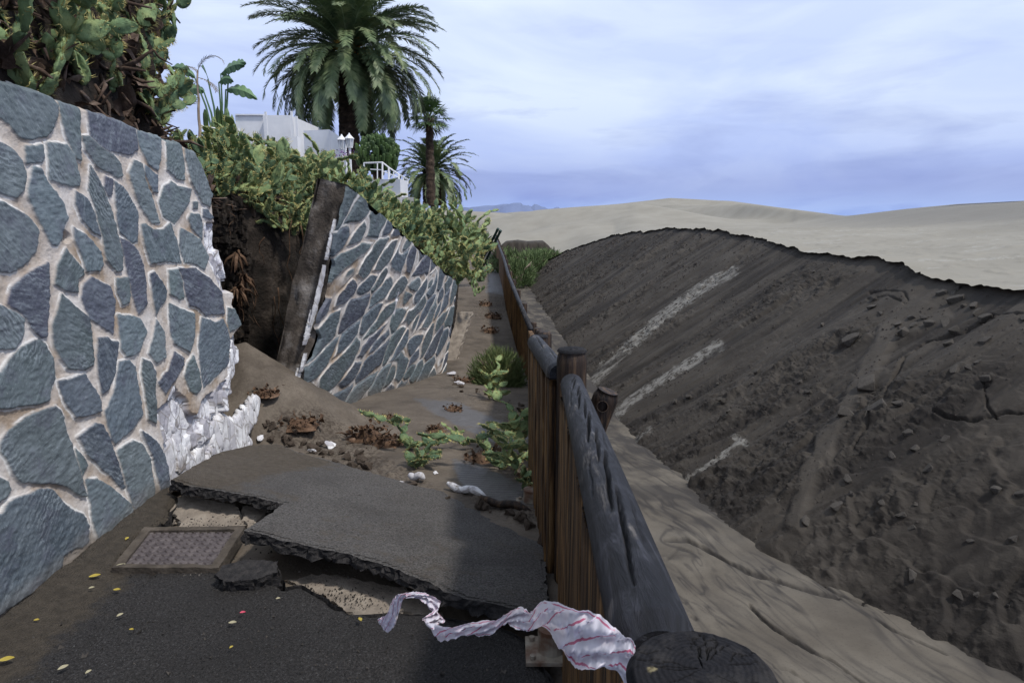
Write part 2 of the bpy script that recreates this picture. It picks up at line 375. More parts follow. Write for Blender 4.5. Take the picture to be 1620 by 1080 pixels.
M['steel'] = noise_mat('rusty_steel', [(.35, (.12, .06, .035)), (.6, (.30, .27, .22))], 12, .6, .4, 40)
M['cast'] = noise_mat('cast_iron', [(.35, (.055, .045, .047)), (.65, (.115, .098, .098))], 20, .6, .4, 60, .004)
M['leaf_y'] = noise_mat('yellow_leaf', [(.35, (.33, .25, .04)), (.65, (.46, .38, .09))], 20, .6, 0)
M['leaf_p'] = noise_mat('pale_leaf', [(.35, (.30, .27, .17)), (.65, (.44, .41, .30))], 20, .6, 0)
M['petal'] = noise_mat('pink_petal', [(.35, (.5, .05, .10)), (.65, (.6, .12, .18))], 20, .6, 0)
M['purple'] = noise_mat('purple_flower', [(.35, (.10, .03, .16)), (.65, (.22, .09, .30))], 12, .7, 0)
M['hill'] = noise_mat('hazy_hill_rock', [(.35, (.13, .165, .28)), (.65, (.16, .20, .33))], .002, .95, 0)  # blue of the distance haze is put into the rock colour
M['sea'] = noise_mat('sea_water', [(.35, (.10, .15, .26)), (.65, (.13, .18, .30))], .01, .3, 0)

def mk_wood():
    m, t, b = new_mat('stained_planks'); v = t.coord('Object')
    oi = t.node('ShaderNodeObjectInfo'); ml = t.math('MULTIPLY', oi.outputs['Random'], 41.0)
    cb = t.node('ShaderNodeCombineXYZ')
    for i in range(3): t.put(cb.inputs[i], ml)
    vv = t.mapping(v, (60, 60, 2.0), loc=cb.outputs[0])
    f = t.noise(vv, 1.3, 8, .68, .5)
    c = t.ramp(f, [(.38, (.010, .006, .003)), (.47, (.075, .036, .012)), (.55, (.21, .11, .038)), (.63, (.33, .20, .085)), (.74, (.46, .33, .19))])
    k = t.rng(oi.outputs['Random'], 0, 1, .55, 1.1)
    c = t.mix(1.0, c, k, 'MULTIPLY')
    t.put(b.inputs['Base Color'], c); b.inputs['Roughness'].default_value = .62; b.inputs['Specular IOR Level'].default_value = .35
    t.put(b.inputs['Normal'], t.bump(f, .8, .01)); return m
M['wood'] = mk_wood()
def mk_rail():
    m, t, b = new_mat('weathered_log'); v = t.coord('Object')
    vv = t.mapping(v, (26, 2.0, 26)); f = t.noise(vv, 1.6, 10, .75, 1.2)
    g = t.noise(t.mapping(v, (9, 2.2, 9)), 1.2, 5, .6, .9)
    c = t.ramp(f, [(.38, (.005, .005, .007)), (.51, (.012, .012, .016)), (.66, (.045, .046, .058))])
    pale = t.ramp(f, [(.36, (.03, .026, .023)), (.55, (.11, .098, .09)), (.7, (.25, .23, .21))])
    fb = t.noise(t.mapping(v, (90, 3.0, 90)), 2.0, 6, .7, .3)
    c = t.mix(t.math('MULTIPLY', t.rng(g, .56, .62), t.rng(fb, .40, .52)), c, pale); c = t.mix(t.rng(fb, .50, .36), c, (.006, .006, .007))
    wn = t.node('ShaderNodeTexWave'); wn.wave_type = 'RINGS'; t.put(wn.inputs['Vector'], t.mapping(v, (9, 2.6, 9)))
    wn.inputs['Scale'].default_value = .8; wn.inputs['Distortion'].default_value = 9; wn.inputs['Detail'].default_value = 3
    c = t.mix(t.math('MULTIPLY', t.rng(wn.outputs['Fac'], .85, .99), .07), c, (.14, .145, .17))
    c = t.mix(t.attr('crack'), c, (.006, .005, .005))
    t.put(b.inputs['Base Color'], c); b.inputs['Roughness'].default_value = .6; b.inputs['Specular IOR Level'].default_value = .3
    t.put(b.inputs['Normal'], t.bump(f, .8, .008)); return m
M['rail'] = mk_rail()
def mk_end():
    m, t, b = new_mat('charred_end_grain'); v = t.coord('Object')
    dn = t.node('ShaderNodeVectorMath', operation='LENGTH'); t.put(dn.inputs[0], t.mapping(v, (1, 1, 0)))
    nz = t.noise(v, 14, 4)
    r = t.math('ADD', dn.outputs['Value'], t.math('MULTIPLY', nz, .02))
    ring = t.math('SINE', t.math('MULTIPLY', r, 1150.0))
    c = t.mix(t.rng(ring, -1, 1), (.010, .010, .012), (.016, .0155, .018))
    c = t.mix(t.rng(t.noise(v, 26, 6, .7), .5, .72), c, (.040, .037, .036))
    c = t.mix(t.attr('pale'), c, (.20, .17, .10)); c = t.mix(t.attr('crack'), c, (.002, .002, .002))
    t.put(b.inputs['Base Color'], c); b.inputs['Roughness'].default_value = .75; b.inputs['Specular IOR Level'].default_value = .12
    t.put(b.inputs['Normal'], t.bump(t.math('ADD', t.math('MULTIPLY', ring, .35), t.math('MULTIPLY', t.noise(v, 150, 6, .7), 5)), .5, .002)); return m
M['end'] = mk_end()
M['post'] = noise_mat('dark_post_wood', [(.34, (.008, .006, .006)), (.52, (.032, .020, .014)), (.66, (.10, .062, .036)), (.8, (.2, .15, .12))], 1.4, .65, .8, 3, .01, (26, 26, 2.2), rnd=True)
def mk_tape():
    m, t, b = new_mat('barrier_tape_film'); u = t.attr('tu'); q = t.attr('tv')
    # lengthwise red bars and slanted red strokes on a white film
    a = t.math('ADD', t.math('MULTIPLY', u, 16.0), t.math('MULTIPLY', q, 2.2))
    fr = t.math('FRACT', a)
    s1 = t.math('MULTIPLY', t.rng(fr, .90, .91), t.math('MULTIPLY', t.rng(q, .14, .16), t.rng(q, .86, .84)))
    e = t.math('ABSOLUTE', t.math('SUBTRACT', q, .5))
    s2 = t.math('MULTIPLY', t.math('MULTIPLY', t.rng(e, .43, .44), t.rng(e, .465, .46)), t.rng(t.noise(t.pos(), 9, 2), .44, .5))
    c = t.mix(t.math('MAXIMUM', s1, s2), (.78, .75, .82), (.56, .14, .24))
    c = t.mix(t.math('MULTIPLY', t.rng(t.noise(t.pos(), 14, 3), .52, .7), .25), c, (.72, .42, .52))
    t.put(b.inputs['Base Color'], c); b.inputs['Roughness'].default_value = .35
    tr = t.node('ShaderNodeBsdfTranslucent'); t.put(tr.inputs[0], c)
    mx = t.node('ShaderNodeMixShader'); mx.inputs[0].default_value = .3
    t.l.new(b.outputs[0], mx.inputs[1]); t.l.new(tr.outputs[0], mx.inputs[2])
    t.l.new(mx.outputs[0], t.n['Material Output'].inputs[0]); return m
M['tape'] = mk_tape()

# ================================================================== SETTING
def zpath(y): return np.interp(y, [0, 3.4, 5, 7, 9, 11, 13, 30, 60], [-.075, -.075, -.25, -.5, -.8, -1.08, -1.12, -.95, -.9])
def xfence(y): return np.interp(y, [0, .56, 2.94, 4.6, 11, 14, 18.7, 30, 46], [.16, .175, .262, .25, .32, .13, -.10, -.58, -1.05])
def zch(y): return np.interp(y, [0, 3, 5, 9, 12, 60], [-.78, -.80, -.95, -1.38, -1.5, -1.5])
TAN = .70
def _toe():
    out = []
    for q in ((1760, 1140), (1620, 1082), (1480, 1020), (1330, 943), (1200, 872), (1110, 812), (1060, 752), (1010, 708), (985, 682), (962, 645)):
        r = ray(*q); t = np.linspace(1.5, 30, 3000); p = np.array((0, 0, CH)) + t[:, None] * r; i = np.argmax(p[:, 2] < zch(p[:, 1])); out.append((p[i, 1], p[i, 0]))
    return out
_ty, _tx = zip(*(_toe() + [(28.0, .73), (60.0, -.78)]))
_ty = (0.0,) + _ty; _tx = (_tx[0] + .25 * _ty[1],) + _tx
def xtoe(y): return np.interp(y, _ty, _tx)
def slope_hit(px, py):
    """first point where the ray meets the plane of the collapsed dune face"""
    r = ray(px, py); t = np.linspace(2, 60, 6000); p = np.array((0, 0, CH)) + t[:, None] * r
    f = p[:, 2] - (zch(p[:, 1]) + TAN * (p[:, 0] - xtoe(p[:, 1])))
    i = np.argmax(f < 0); return p[i]
CREST = [slope_hit(*q) for q in ((1760, 505), (1611, 459), (1522, 437), (1398, 409), (1282, 393), (1207, 374), (1109, 358), (1040, 364), (971, 371), (940, 382), (900, 395), (880, 404), (858, 416))]
_cy = np.array([c[1] for c in CREST]); _cx = np.array([c[0] for c in CREST]); _o = np.argsort(_cy); _cy = _cy[_o]; _cx = _cx[_o]
_cy = np.concatenate([[0.5], _cy, [_cy[-1] + 6]]); _cx = np.concatenate([[_cx[0] + 1.2], _cx, [float(xtoe(_cy[-1] + 3))]])
def xcrest(y):
    x = np.interp(y, _cy, _cx)
    return np.maximum(x + .07 * vn(y * .9, 0 * y, 0, 5) + .022 * vn(y * 3.3, 0 * y, 0, 6) + .008 * vn(y * 11, 0 * y, 0, 8), xtoe(y) + .05)
def zsl(x, y): return zch(y) + TAN * np.maximum(x - xtoe(y), 0)

# ---- collapsed dune face (one sheet: toe -> crest -> little scarp)
def dune_face():
    nr, nc = 1150, 620
    y = np.exp(np.linspace(math.log(1.6), math.log(_cy[-1] - .2), nr)); t = np.linspace(0, 1, nc)
    Y = np.repeat(y[:, None], nc, 1); Tt = np.repeat(t[None, :], nr, 0)
    xt, xc = xtoe(Y) - .25, xcrest(Y); X = xt + (xc - xt) * Tt
    toe_n = .10 * fbm(Y * 1.6, X * .3, o=4, s=31)
    Z = zch(Y) - .06 + TAN * np.maximum(X - xtoe(Y) + toe_n, -.03)
    Z = np.where(X - xtoe(Y) + toe_n < 0, Z - .03, Z)
    ax = X * 1.22                                            # distance measured down the slope
    inn = sm(X - xtoe(Y) + toe_n, 0, .15) * sm(xc - X, 0, .35)
    PX, PY, D = proj(np.stack([X, Y, Z], -1))
    # long streaks running down the slope, rough crumbly zones, smooth zones
    streak = fbm(Y * 2.2 + .25 * ax, ax * .5, o=5, s=40, g=.55)
    fine = fbm(Y * 11, ax * 1.3, o=3, s=47)
    zone = sm(fbm(Y * 1.1 + .2 * ax, ax * .35, o=4, s=52) + .34 * (1 - Tt) - .14 + .34 * sm(PX, 1100, 1420) * sm(PY, 500, 680), -.05, .30)
    near = sm(Y, 16, 4)
    clod = np.maximum(fbm(Y * 10, ax * 8, o=5, s=60, g=.62), -.1) * .026 + np.maximum(fbm(Y * 34, ax * 26, o=3, s=65) - .06, 0) * .016 + .012 * (1 - 2 * np.abs(fbm(Y * 6, ax * 4, o=4, s=68)))
    lumps = np.maximum(fbm(Y * 5, ax * 4.2, o=3, s=71), 0) * .11
    # overlapping mud tongues: terraces whose front is a small step
    q = ax * 1.7 + 1.5 * fbm(Y * 1.5, ax * .7, o=4, s=80); fr = q - np.floor(q)
    terr = (fr - sm(fr, .0, .10) * 1.0 + .5) * .055
    q2 = ax * 4.5 + 2.1 * fbm(Y * 3.1, ax * 1.4, o=4, s=84); f2 = q2 - np.floor(q2)
    terr2 = (f2 - sm(f2, .0, .13)) * .022
    rightz = sm(PX, 1080, 1330) * sm(PY, 480, 640)
    d = (.016 + .030 * sm(Y, 14, 6)) * streak + .012 * fine + .010 * fbm(Y * 5 + 1.2 * ax, ax * 2.2, o=4, s=49) + zone * (clod + lumps * .6) + (terr * rightz + terr2 * sm(PX, 1000, 1200) * .8) * (.35 + .65 * zone)
    # the smooth tongue of slid sand
    tong = sdpoly(PX, PY, [(1440, 455), (1500, 500), (1420, 545), (1375, 620), (1330, 700), (1295, 770), (1270, 850), (1240, 838), (1262, 760), (1300, 680), (1345, 600), (1395, 520)])
    tg = sm(tong + 12 * fbm(PX * .02, PY * .02, o=3, s=90), -4, 10)
    d = d * (1 - .85 * tg) + tg * .035
    tg2 = sm(sdpoly(PX, PY, [(1330, 480), (1500, 420), (1600, 500), (1480, 540), (1390, 530)]) + 10 * fbm(PX * .02, PY * .02, o=3, s=93), 0, 30)
    d = d * (1 - .7 * tg2)
    # slip cracks
    for pts, dep, wd_ in (([(1109, 362), (1200, 378), (1172, 405), (1130, 440), (1090, 470)], .06, 3.0), ([(1300, 440), (1250, 470), (1205, 500), (1175, 515)], .05, 2.6),
                      ([(1620, 498), (1570, 497), (1520, 525), (1465, 540), (1430, 566), (1400, 620), (1380, 660), (1350, 710)], .05, 2.2),
                      ([(1375, 462), (1400, 458), (1430, 462), (1437, 475), (1430, 480)], .04, 1.8), ([(1372, 472), (1405, 468), (1425, 476)], .03, 1.5),
                      ([(1480, 655), (1530, 662), (1590, 650), (1620, 655)], .05, 3), ([(1555, 600), (1560, 640), (1575, 660)], .04, 2)):
        dl = dline(PX, PY, pts) + 3.5 * np.abs(fbm(PX * .05, PY * .05, o=3, s=97)); d = d - dep * (1 - sm(dl, 0, wd_ + 2))
    dry = np.maximum.reduce([1 - sm(dline(PX, PY, p) / wv, .35, 1) for p, wv in (
        ([(1160, 428), (1110, 455), (1050, 500), (1000, 545), (950, 590), (930, 612)], 15), ([(1140, 545), (1090, 575), (1040, 605), (990, 640), (960, 680)], 13),
        ([(1170, 698), (1150, 716), (1115, 742), (1085, 762)], 7), ([(1000, 700), (1030, 680)], 8), ([(1160, 690), (1180, 700)], 9))]) * .62
    X = X - .57 * d * inn; Z = Z + .82 * d * inn
    Z = np.where(Tt > .999, Z, Z)
    damp_shade = np.clip(.60 * sm(-streak - .5 * fine, -.15, .45) + .5 * (1 - sm(Tt, 0, .12)) + .3 * zone * near + .22, 0, .85) * (1 - .9 * tg) * (1 - .5 * tg2)
    V = np.stack([X, Y, Z], -1)
    # scarp: small cliff standing up at the crest with an overhanging lip
    top = V[:, -1].copy(); yy = y; rs = .045 + .025 * np.abs(vn(yy * 1.3, 0 * yy, 0, 3)) + .012 * vn(yy * 7, 0 * yy, 0, 4)
    l1 = top + np.stack([.04 + .015 * vn(yy * 8, 0 * yy, 0, 11), 0 * yy, rs * .45], -1); l2 = top + np.stack([.012 * vn(yy * 11, 0 * yy, 0, 12) + .01, 0 * yy, rs * .8], -1)
    l3 = top + np.stack([-.03 + .012 * vn(yy * 7, 0 * yy, 0, 13), 0 * yy, rs], -1)
    V = np.concatenate([V, l1[:, None], l2[:, None], l3[:, None]], 1)
    pad = lambda a, v: np.concatenate([a, np.full((nr, 3), v)], 1)
    o = link('dune_slope', npmesh('dune_slope', V.reshape(-1, 3), gridq(nr, nc + 3), {'dry': pad(dry, 0), 'damp_shade': pad(damp_shade, .35)}), M['slope']); tag(o, kind='structure')
    return V[:, :nc].reshape(-1, 3), y, l3
SLV, SLY, LIP = dune_face()

# ---- far dunes
RIDGES = [
    (70, 30, 30, [(700, 420), (1150, 420), (1250, 352), (1340, 343), (1420, 331), (1500, 323), (1620, 317), (1800, 311), (2200, 309)]),
    (120, 52, 40, [(600, 350), (760, 349), (850, 333), (980, 322), (1055, 313), (1100, 315), (1150, 318), (1230, 330), (1330, 342), (1500, 350), (2200, 350)]),
    (95, 22, 22, [(500, 331), (690, 331), (745, 334), (790, 343), (850, 352), (950, 352), (1020, 344), (1100, 343), (1200, 350), (1400, 356), (2200, 356)]),
    (72, 20, 16, [(500, 352), (745, 356), (820, 350), (900, 348), (1000, 356), (1080, 354), (1250, 362), (1400, 372), (2200, 380)]),
    (56, 12, 10, [(500, 372), (745, 374), (800, 372), (870, 362), (960, 366), (1050, 372), (1200, 380), (2200, 400)])]
SKYLINE = [(300, 331), (690, 331), (745, 334), (800, 337), (850, 332), (980, 322), (1055, 313), (1100, 315), (1150, 318), (1230, 329), (1330, 342), (1420, 331), (1500, 323), (1620, 317), (1800, 311), (2400, 308)]
def zfar(x, y):
    u = x / np.maximum(y, 1e-3); px = CX + F * u
    base = -1.5 + 2.25 * sm(u + .04 * vn(y * .05, u * 3, 0, 201), .03, .19)
    base = base + .12 * fbm(x * .05, y * .05, o=3, s=203)
    acc = 0
    for i, (d, wf, wb, pts) in enumerate(RIDGES):
        dd = d * (1 + .05 * fbm(px * .006, 0 * px, o=2, s=210 + i))
        v = (np.interp(px, [p[0] for p in pts], [p[1] for p in pts]) - CY) / F
        zr = CH + d * (-sp - v * cp); hh = np.maximum(zr - base, 0)
        t = np.where(y < dd, sm(y, dd - wf, dd) ** 1.2, 1 - .75 * sm(y, dd, dd + wb))
        acc = acc + (hh * t) ** 5
    z = base + acc ** .2 + .05 * fbm(x * .12, y * .12, o=3, s=222)
    # drifts: gentle backs, steep slip faces turned to -X like the near dune
    for lam, A, wp, sd in ((26., 2.7, 16., 225), (12., 1.0, 7., 228)):
        q = (x + .45 * y + wp * fbm(x * .02, y * .022, o=3, s=sd)) / lam; f = q - np.floor(q); tooth = np.where(f < .2, sm(f, 0, .2), 1 - sm(f, .2, 1.0))
        z = z + A * tooth * np.maximum(fbm(x * .015, y * .02, o=2, s=sd + 40) + .25, 0) * 1.6 * sm(y, 50, 72) * (1 - sm(zright(x, y), .05, 1.0))
    return skyclamp(x, y, z + zright(x, y))
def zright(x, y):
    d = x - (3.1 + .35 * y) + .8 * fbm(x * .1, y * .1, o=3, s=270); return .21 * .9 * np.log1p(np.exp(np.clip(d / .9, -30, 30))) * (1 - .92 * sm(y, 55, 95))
def skyclamp(x, y, z):
    px = CX + F * x / np.maximum(y, 1e-3)
    v = (np.interp(px, [p[0] for p in SKYLINE], [p[1] for p in SKYLINE]) - CY) / F; lim = CH + y * (-sp - v * cp) / (cp - v * sp); m = .05 + .20 * sm(y, 14, 40); e = z - lim + m
    return np.where(e > 0, lim - m + m * (1 - np.exp(-np.maximum(e, 0) / m)), z)
def far_dunes():
    nr, nc = 420, 560
    y = np.exp(np.linspace(math.log(SLY[-1] - .03), math.log(900), nr)); u = np.linspace(-.75, 1.25, nc)
    Y = np.repeat(y[:, None], nc, 1); X = Y * u[None, :]
    Z = zfar(X, Y); z0 = 0 * Z
    Z = Z + .015 * fbm(X * .5, Y * 1.2, o=3, s=230) - .012 * (Y < 48)
    PXf = CX + F * X / Y; damp_shade = np.clip(.30 * sm(fbm(X * .03 + Y * .012, Y * .05, o=4, s=240), -.05, .4) + .72 * sm(zright(X, Y), .05, .9), 0, .9)  # tonal bands and the right dune's shaded face painted into the colour
    o = link('far_dunes', npmesh('far_dunes', np.stack([X, Y, Z], -1).reshape(-1, 3), gridq(nr, nc), {'dry': z0, 'damp_shade': damp_shade}), M['dune']); tag(o, kind='structure')
    # top of the near dune, starting at the lip of the scarp
    ys = SLY; nc = 260; s = np.linspace(0, 1, nc) ** 2.2
    x0 = LIP[:, 0]; x1 = np.maximum(x0 + 14, 1.3 * ys + 6)
    X = x0[:, None] + (x1 - x0)[:, None] * s[None, :]; Y = np.repeat(ys[:, None], nc, 1)
    dl = X - x0[:, None]; k = sm(dl, 0, 9)
    smooth = np.convolve(np.pad(LIP[:, 2], 40, 'edge'), np.ones(81) / 81, 'valid')
    zl = LIP[:, 2][:, None] + (smooth - LIP[:, 2])[:, None] * sm(dl, 0, .5) + .035 * dl
    yc = np.maximum(Y, 30); far = zfar(X, yc) - zright(X, yc)
    Z = zl * (1 - k) + np.maximum(far, .0) * k; fd = 1 - sm(Y, 34, 43)
    cr = np.maximum(fbm(X * 7, Y * 4, o=4, s=250) - .05, 0) * .06 * (1 - sm(Y, 20, 40)) * sm(dl, .1, .6)
    Z = Z + (.05 * fbm(X * .5, Y * .35, o=4, s=252) * sm(dl, .1, 1) + cr * .6) * fd; Zs = skyclamp(X, Y, Z + zright(X, Y) * sm(dl, .1, 2.2)); kk = sm(Y, 36, 43); Z = Zs * (1 - kk) + zfar(X, Y) * kk; Z = zl + (Z - zl) * sm(dl, 0, .4)
    dry = .55 * sm(fbm(X * .9 + Y * .2, Y * 2.2, o=4, s=255), .15, .4)
    o = link('dune_top', npmesh('dune_top', np.stack([X, Y, Z], -1).reshape(-1, 3), gridq(len(ys), nc), {'dry': dry * (1 - sm(zright(X, Y), .05, .5)), 'damp_shade': .72 * sm(zright(X, Y), .05, .9)}), M['dune']); tag(o, kind='structure')  # shade of the right dune's face put into the sand colour here too
    # ground sheet
    y = np.concatenate([np.linspace(-6, 46.5, 120)]); x = np.linspace(-60, 70, 120)
    Xg, Yg = np.meshgrid(x, y); Zg = np.where(Yg < 26, -1.9, -1.9 + .39 * sm(Yg, 26, 36)) - .02
    o = link('ground', npmesh('ground', np.stack([Xg, Yg, Zg], -1).reshape(-1, 3), gridq(120, 120), {'dry': 0 * Zg, 'damp_shade': 0 * Zg + .25}), M['dune']); tag(o, kind='structure')
    me = npmesh('sea', [(-16000, 850, -9), (16000, 850, -9), (16000, 24000, -9), (-16000, 24000, -9)], [(0, 1, 2, 3)], smooth=False)
    tag(link('sea', me, M['sea']), kind='structure')
    px = np.linspace(560, 1010, 90); hp = 339 - 16 * np.exp(-((px - 800) / 62) ** 2) - 5 * np.exp(-((px - 728) / 32) ** 2) - 3 * np.exp(-((px - 872) / 40) ** 2) + 1.0 * vn(px * .06, 0 * px, 0, 260)
    D = 6000; rows = []
    for k, (dd, f) in enumerate(((0, 0), (250, .55), (500, .85), (900, 1), (1500, .7), (2400, 0))):
        tp = np.array([P(a, b, D) for a, b in zip(px, hp)]); q = tp.copy(); q[:, 2] = -12 + (tp[:, 2] + 12) * f + (40 * vn(px * .09, 0 * px + k * 2.1, 0, 262) if 0 < f < 1 else 0); q[:, 1] += dd - 900
        rows.append(q)
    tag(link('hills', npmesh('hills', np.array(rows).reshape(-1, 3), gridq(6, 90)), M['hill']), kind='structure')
far_dunes()

# ---- sand in the channel beside the path
def channel():
    nr, nc = 760, 330
    y = np.exp(np.linspace(math.log(1.3), math.log(44), nr)); t = np.linspace(0, 1, nc)
    x0 = xfence(y) + .14; x1 = xtoe(y) + .25
    X = x0[:, None] + (x1 - x0)[:, None] * t; Y = np.repeat(y[:, None], nc, 1)
    Z = zch(Y) + .02 * fbm(X * .8, Y * .6, o=3, s=300)
    wx = X + .35 * fbm(X * .9, Y * .5, o=3, s=303); wy = Y + .5 * fbm(X * .8, Y * .6, o=3, s=306)
    r1 = 1 - np.abs(fbm(wx * 3.6 + wy * .9, wy * .75, o=4, s=310)) * 2.2; r2 = 1 - np.abs(fbm(wx * 8 + wy * 2.2, wy * 1.6, o=4, s=314)) * 2.2
    up = sm(Y, 4.2, 6.2)
    braid = np.maximum(r1, 0) ** 4 * (.0006 + .005 * up) + np.maximum(r2, 0) ** 3 * (.0002 + .0025 * up)
    Z = Z - braid + .012 * up * fbm(X * 5, Y * 3.5, o=4, s=320)
    PX, PY, D = proj(np.stack([X, Y, Z], -1)); ril = 0 * Z
    zz = lambda L: [(940 + a / 2.25, 600 + b / 2.25) for a, b in L]
    for pts, wd_, dep in ((zz([(250, 570), (330, 570), (400, 605), (480, 650), (560, 690), (650, 715), (740, 745), (870, 775)]), 4.5, .035), (zz([(555, 805), (600, 850), (640, 885), (700, 920), (770, 965)]), 4, .032),
                      (zz([(770, 965), (850, 1000), (930, 1060), (1000, 1110)]), 3, .02), (zz([(730, 675), (800, 720), (860, 760), (960, 800)]), 3, .02), (zz([(380, 620), (300, 600), (260, 640)]), 2.5, .012),
                      (zz([(640, 1020), (700, 1035), (760, 1080)]), 3, .012), (zz([(1000, 850), (1060, 890), (1130, 920), (1250, 975)]), 3, .02), (zz([(290, 800), (330, 835), (360, 850)]), 3, .012)):
        dl = dline(PX, PY, pts) + 2.2 * fbm(PX * .06, PY * .06, o=3, s=330); k = 1 - sm(dl, 0, wd_); ril = np.maximum(ril, k * dep / .035); Z = Z - dep * k
    edge = sm(xtoe(Y) - X, .45, .0)
    damp_shade = np.clip(np.maximum(r1, 0) ** 5 * (.45 + .35 * up) + .40 * np.maximum(r2, 0) ** 4 + .22 * sm(fbm(wx * 5 + wy * 1.4, wy * .8, o=4, s=348), .05, .5) + .5 * (1 - sm(np.abs(fbm(wx * 2.4 + wy * .8, wy * .35, o=5, s=352, g=.6)), 0, .035)) + .7 * ril + .55 * edge * sm(fbm(X * 3, Y * 2, o=3, s=340), -.3, .3) + .5 * up * sm(fbm(X * 2.5, Y * 2.2, o=4, s=344), .0, .35), 0, .85)
    o = link('sand_channel', npmesh('sand_channel', np.stack([X, Y, Z], -1).reshape(-1, 3), gridq(nr, nc), {'dry': 0 * Z, 'damp_shade': damp_shade}), M['channel']); tag(o, kind='structure')
channel()

# ---- lower, muddy part of the path with the fan of spilled soil
APEX = (-2.45, 6.2, .44)
def path_sheet():
    nr, nc = 640, 300
    y = np.concatenate([np.linspace(-.4, 2, 20), np.exp(np.linspace(math.log(2.03), math.log(52), nr - 20))]); t = np.linspace(0, 1, nc)
    x0 = np.interp(y, [0, 5, 5.2, 7, 12, 20, 52], [-2.3, -2.3, -3.3, -3.3, -2.6, -2.4, -3.2]); x1 = xfence(y) + .16
    X = x0[:, None] + (x1 - x0)[:, None] * t; Y = np.repeat(y[:, None], nc, 1)
    Z = zpath(Y) + .02 * fbm(X * 1.5, Y * 1.2, o=4, s=400) + .006 * fbm(X * 9, Y * 9, o=3, s=404)
    cross = np.interp(Y, [3, 5, 8], [0, 0, 1]); Z = Z + cross * .10 * sm(-X, -.2, 1.2)
    dx, dy = X - APEX[0], Y - APEX[1]
    r = np.hypot(np.maximum(dx, dx * .2), np.where(dy > 0, dy * 1.45, dy)); 
    cone = APEX[2] - .72 * r + .05 * fbm(X * 2.6, Y * 2.6, o=4, s=410) + .018 * fbm(X * 9, Y * 9, o=3, s=412)
    cz = sm(cone - Z, -.02, .04); Zc = np.maximum(Z, cone)
    Y2 = Y
    PX, PY, D = proj(np.stack([X, Y, Zc], -1))
    wet = np.maximum.reduce([sm(sdpoly(PX, PY, p), -10, 6) for p in (
        [(655, 630), (720, 635), (800, 670), (838, 690), (838, 720), (760, 690), (690, 655)], [(715, 725), (760, 735), (840, 775), (845, 800), (770, 790), (730, 765)], [(778, 420), (792, 430), (800, 466), (770, 462)])])
    lit = np.maximum.reduce([sm(sdpoly(PX, PY, p), -12, 10) * k for p, k in (
        ([(410, 690), (440, 650), (500, 640), (560, 680), (640, 740), (700, 775), (610, 765), (520, 725)], .8), ([(700, 770), (850, 800), (850, 840), (760, 805)], .8),
        ([(680, 690), (760, 690), (840, 740), (850, 790), (740, 720)], .55), ([(690, 600), (760, 620), (840, 660), (800, 670), (700, 630)], .5), ([(745, 470), (800, 465), (810, 500), (770, 515), (745, 500)], .8), ([(600, 640), (690, 660), (760, 700), (640, 690)], .28))])
    lit = np.maximum(lit, .22 * sm(Y, 3, 5))
    sub = 1 - sm(Y, 3.3, 3.9)
    Zc = np.where(lit > .3, Zc + (lit - .3) * .07 * np.maximum(fbm(X * 14, Y * 14, o=3, s=420), -.2), Zc)
    Xw = X
    o = link('muddy_path', npmesh('muddy_path', np.stack([Xw, Y, Zc], -1).reshape(-1, 3), gridq(nr, nc), {'wet': wet * (1 - cz), 'litter': lit}), M['mud']); tag(o, kind='structure')
    return np.stack([Xw, Y, Zc], -1).reshape(-1, 3)
PATHV = path_sheet()
# retaining edge under the fence, on the channel side
def kerb():
    ys = np.concatenate([np.linspace(-.4, 12, 60), np.linspace(12.5, 44, 40)]); rows = []
    for k, (dx, top) in enumerate(((.165, 1), (.20, 1), (.23, 0))):
        z = np.where(ys < 3.4, -.02, zpath(ys) - .0) if top else zch(ys) - .1
        rows.append(np.stack([xfence(ys) + dx + .02 * vn(ys * 2, 0 * ys, 0, 430 + k), ys, z], -1))
    tag(link('path_edge', npmesh('path_edge', np.array(rows).reshape(-1, 3), gridq(3, len(ys))), M['concrete']), kind='structure')
kerb()

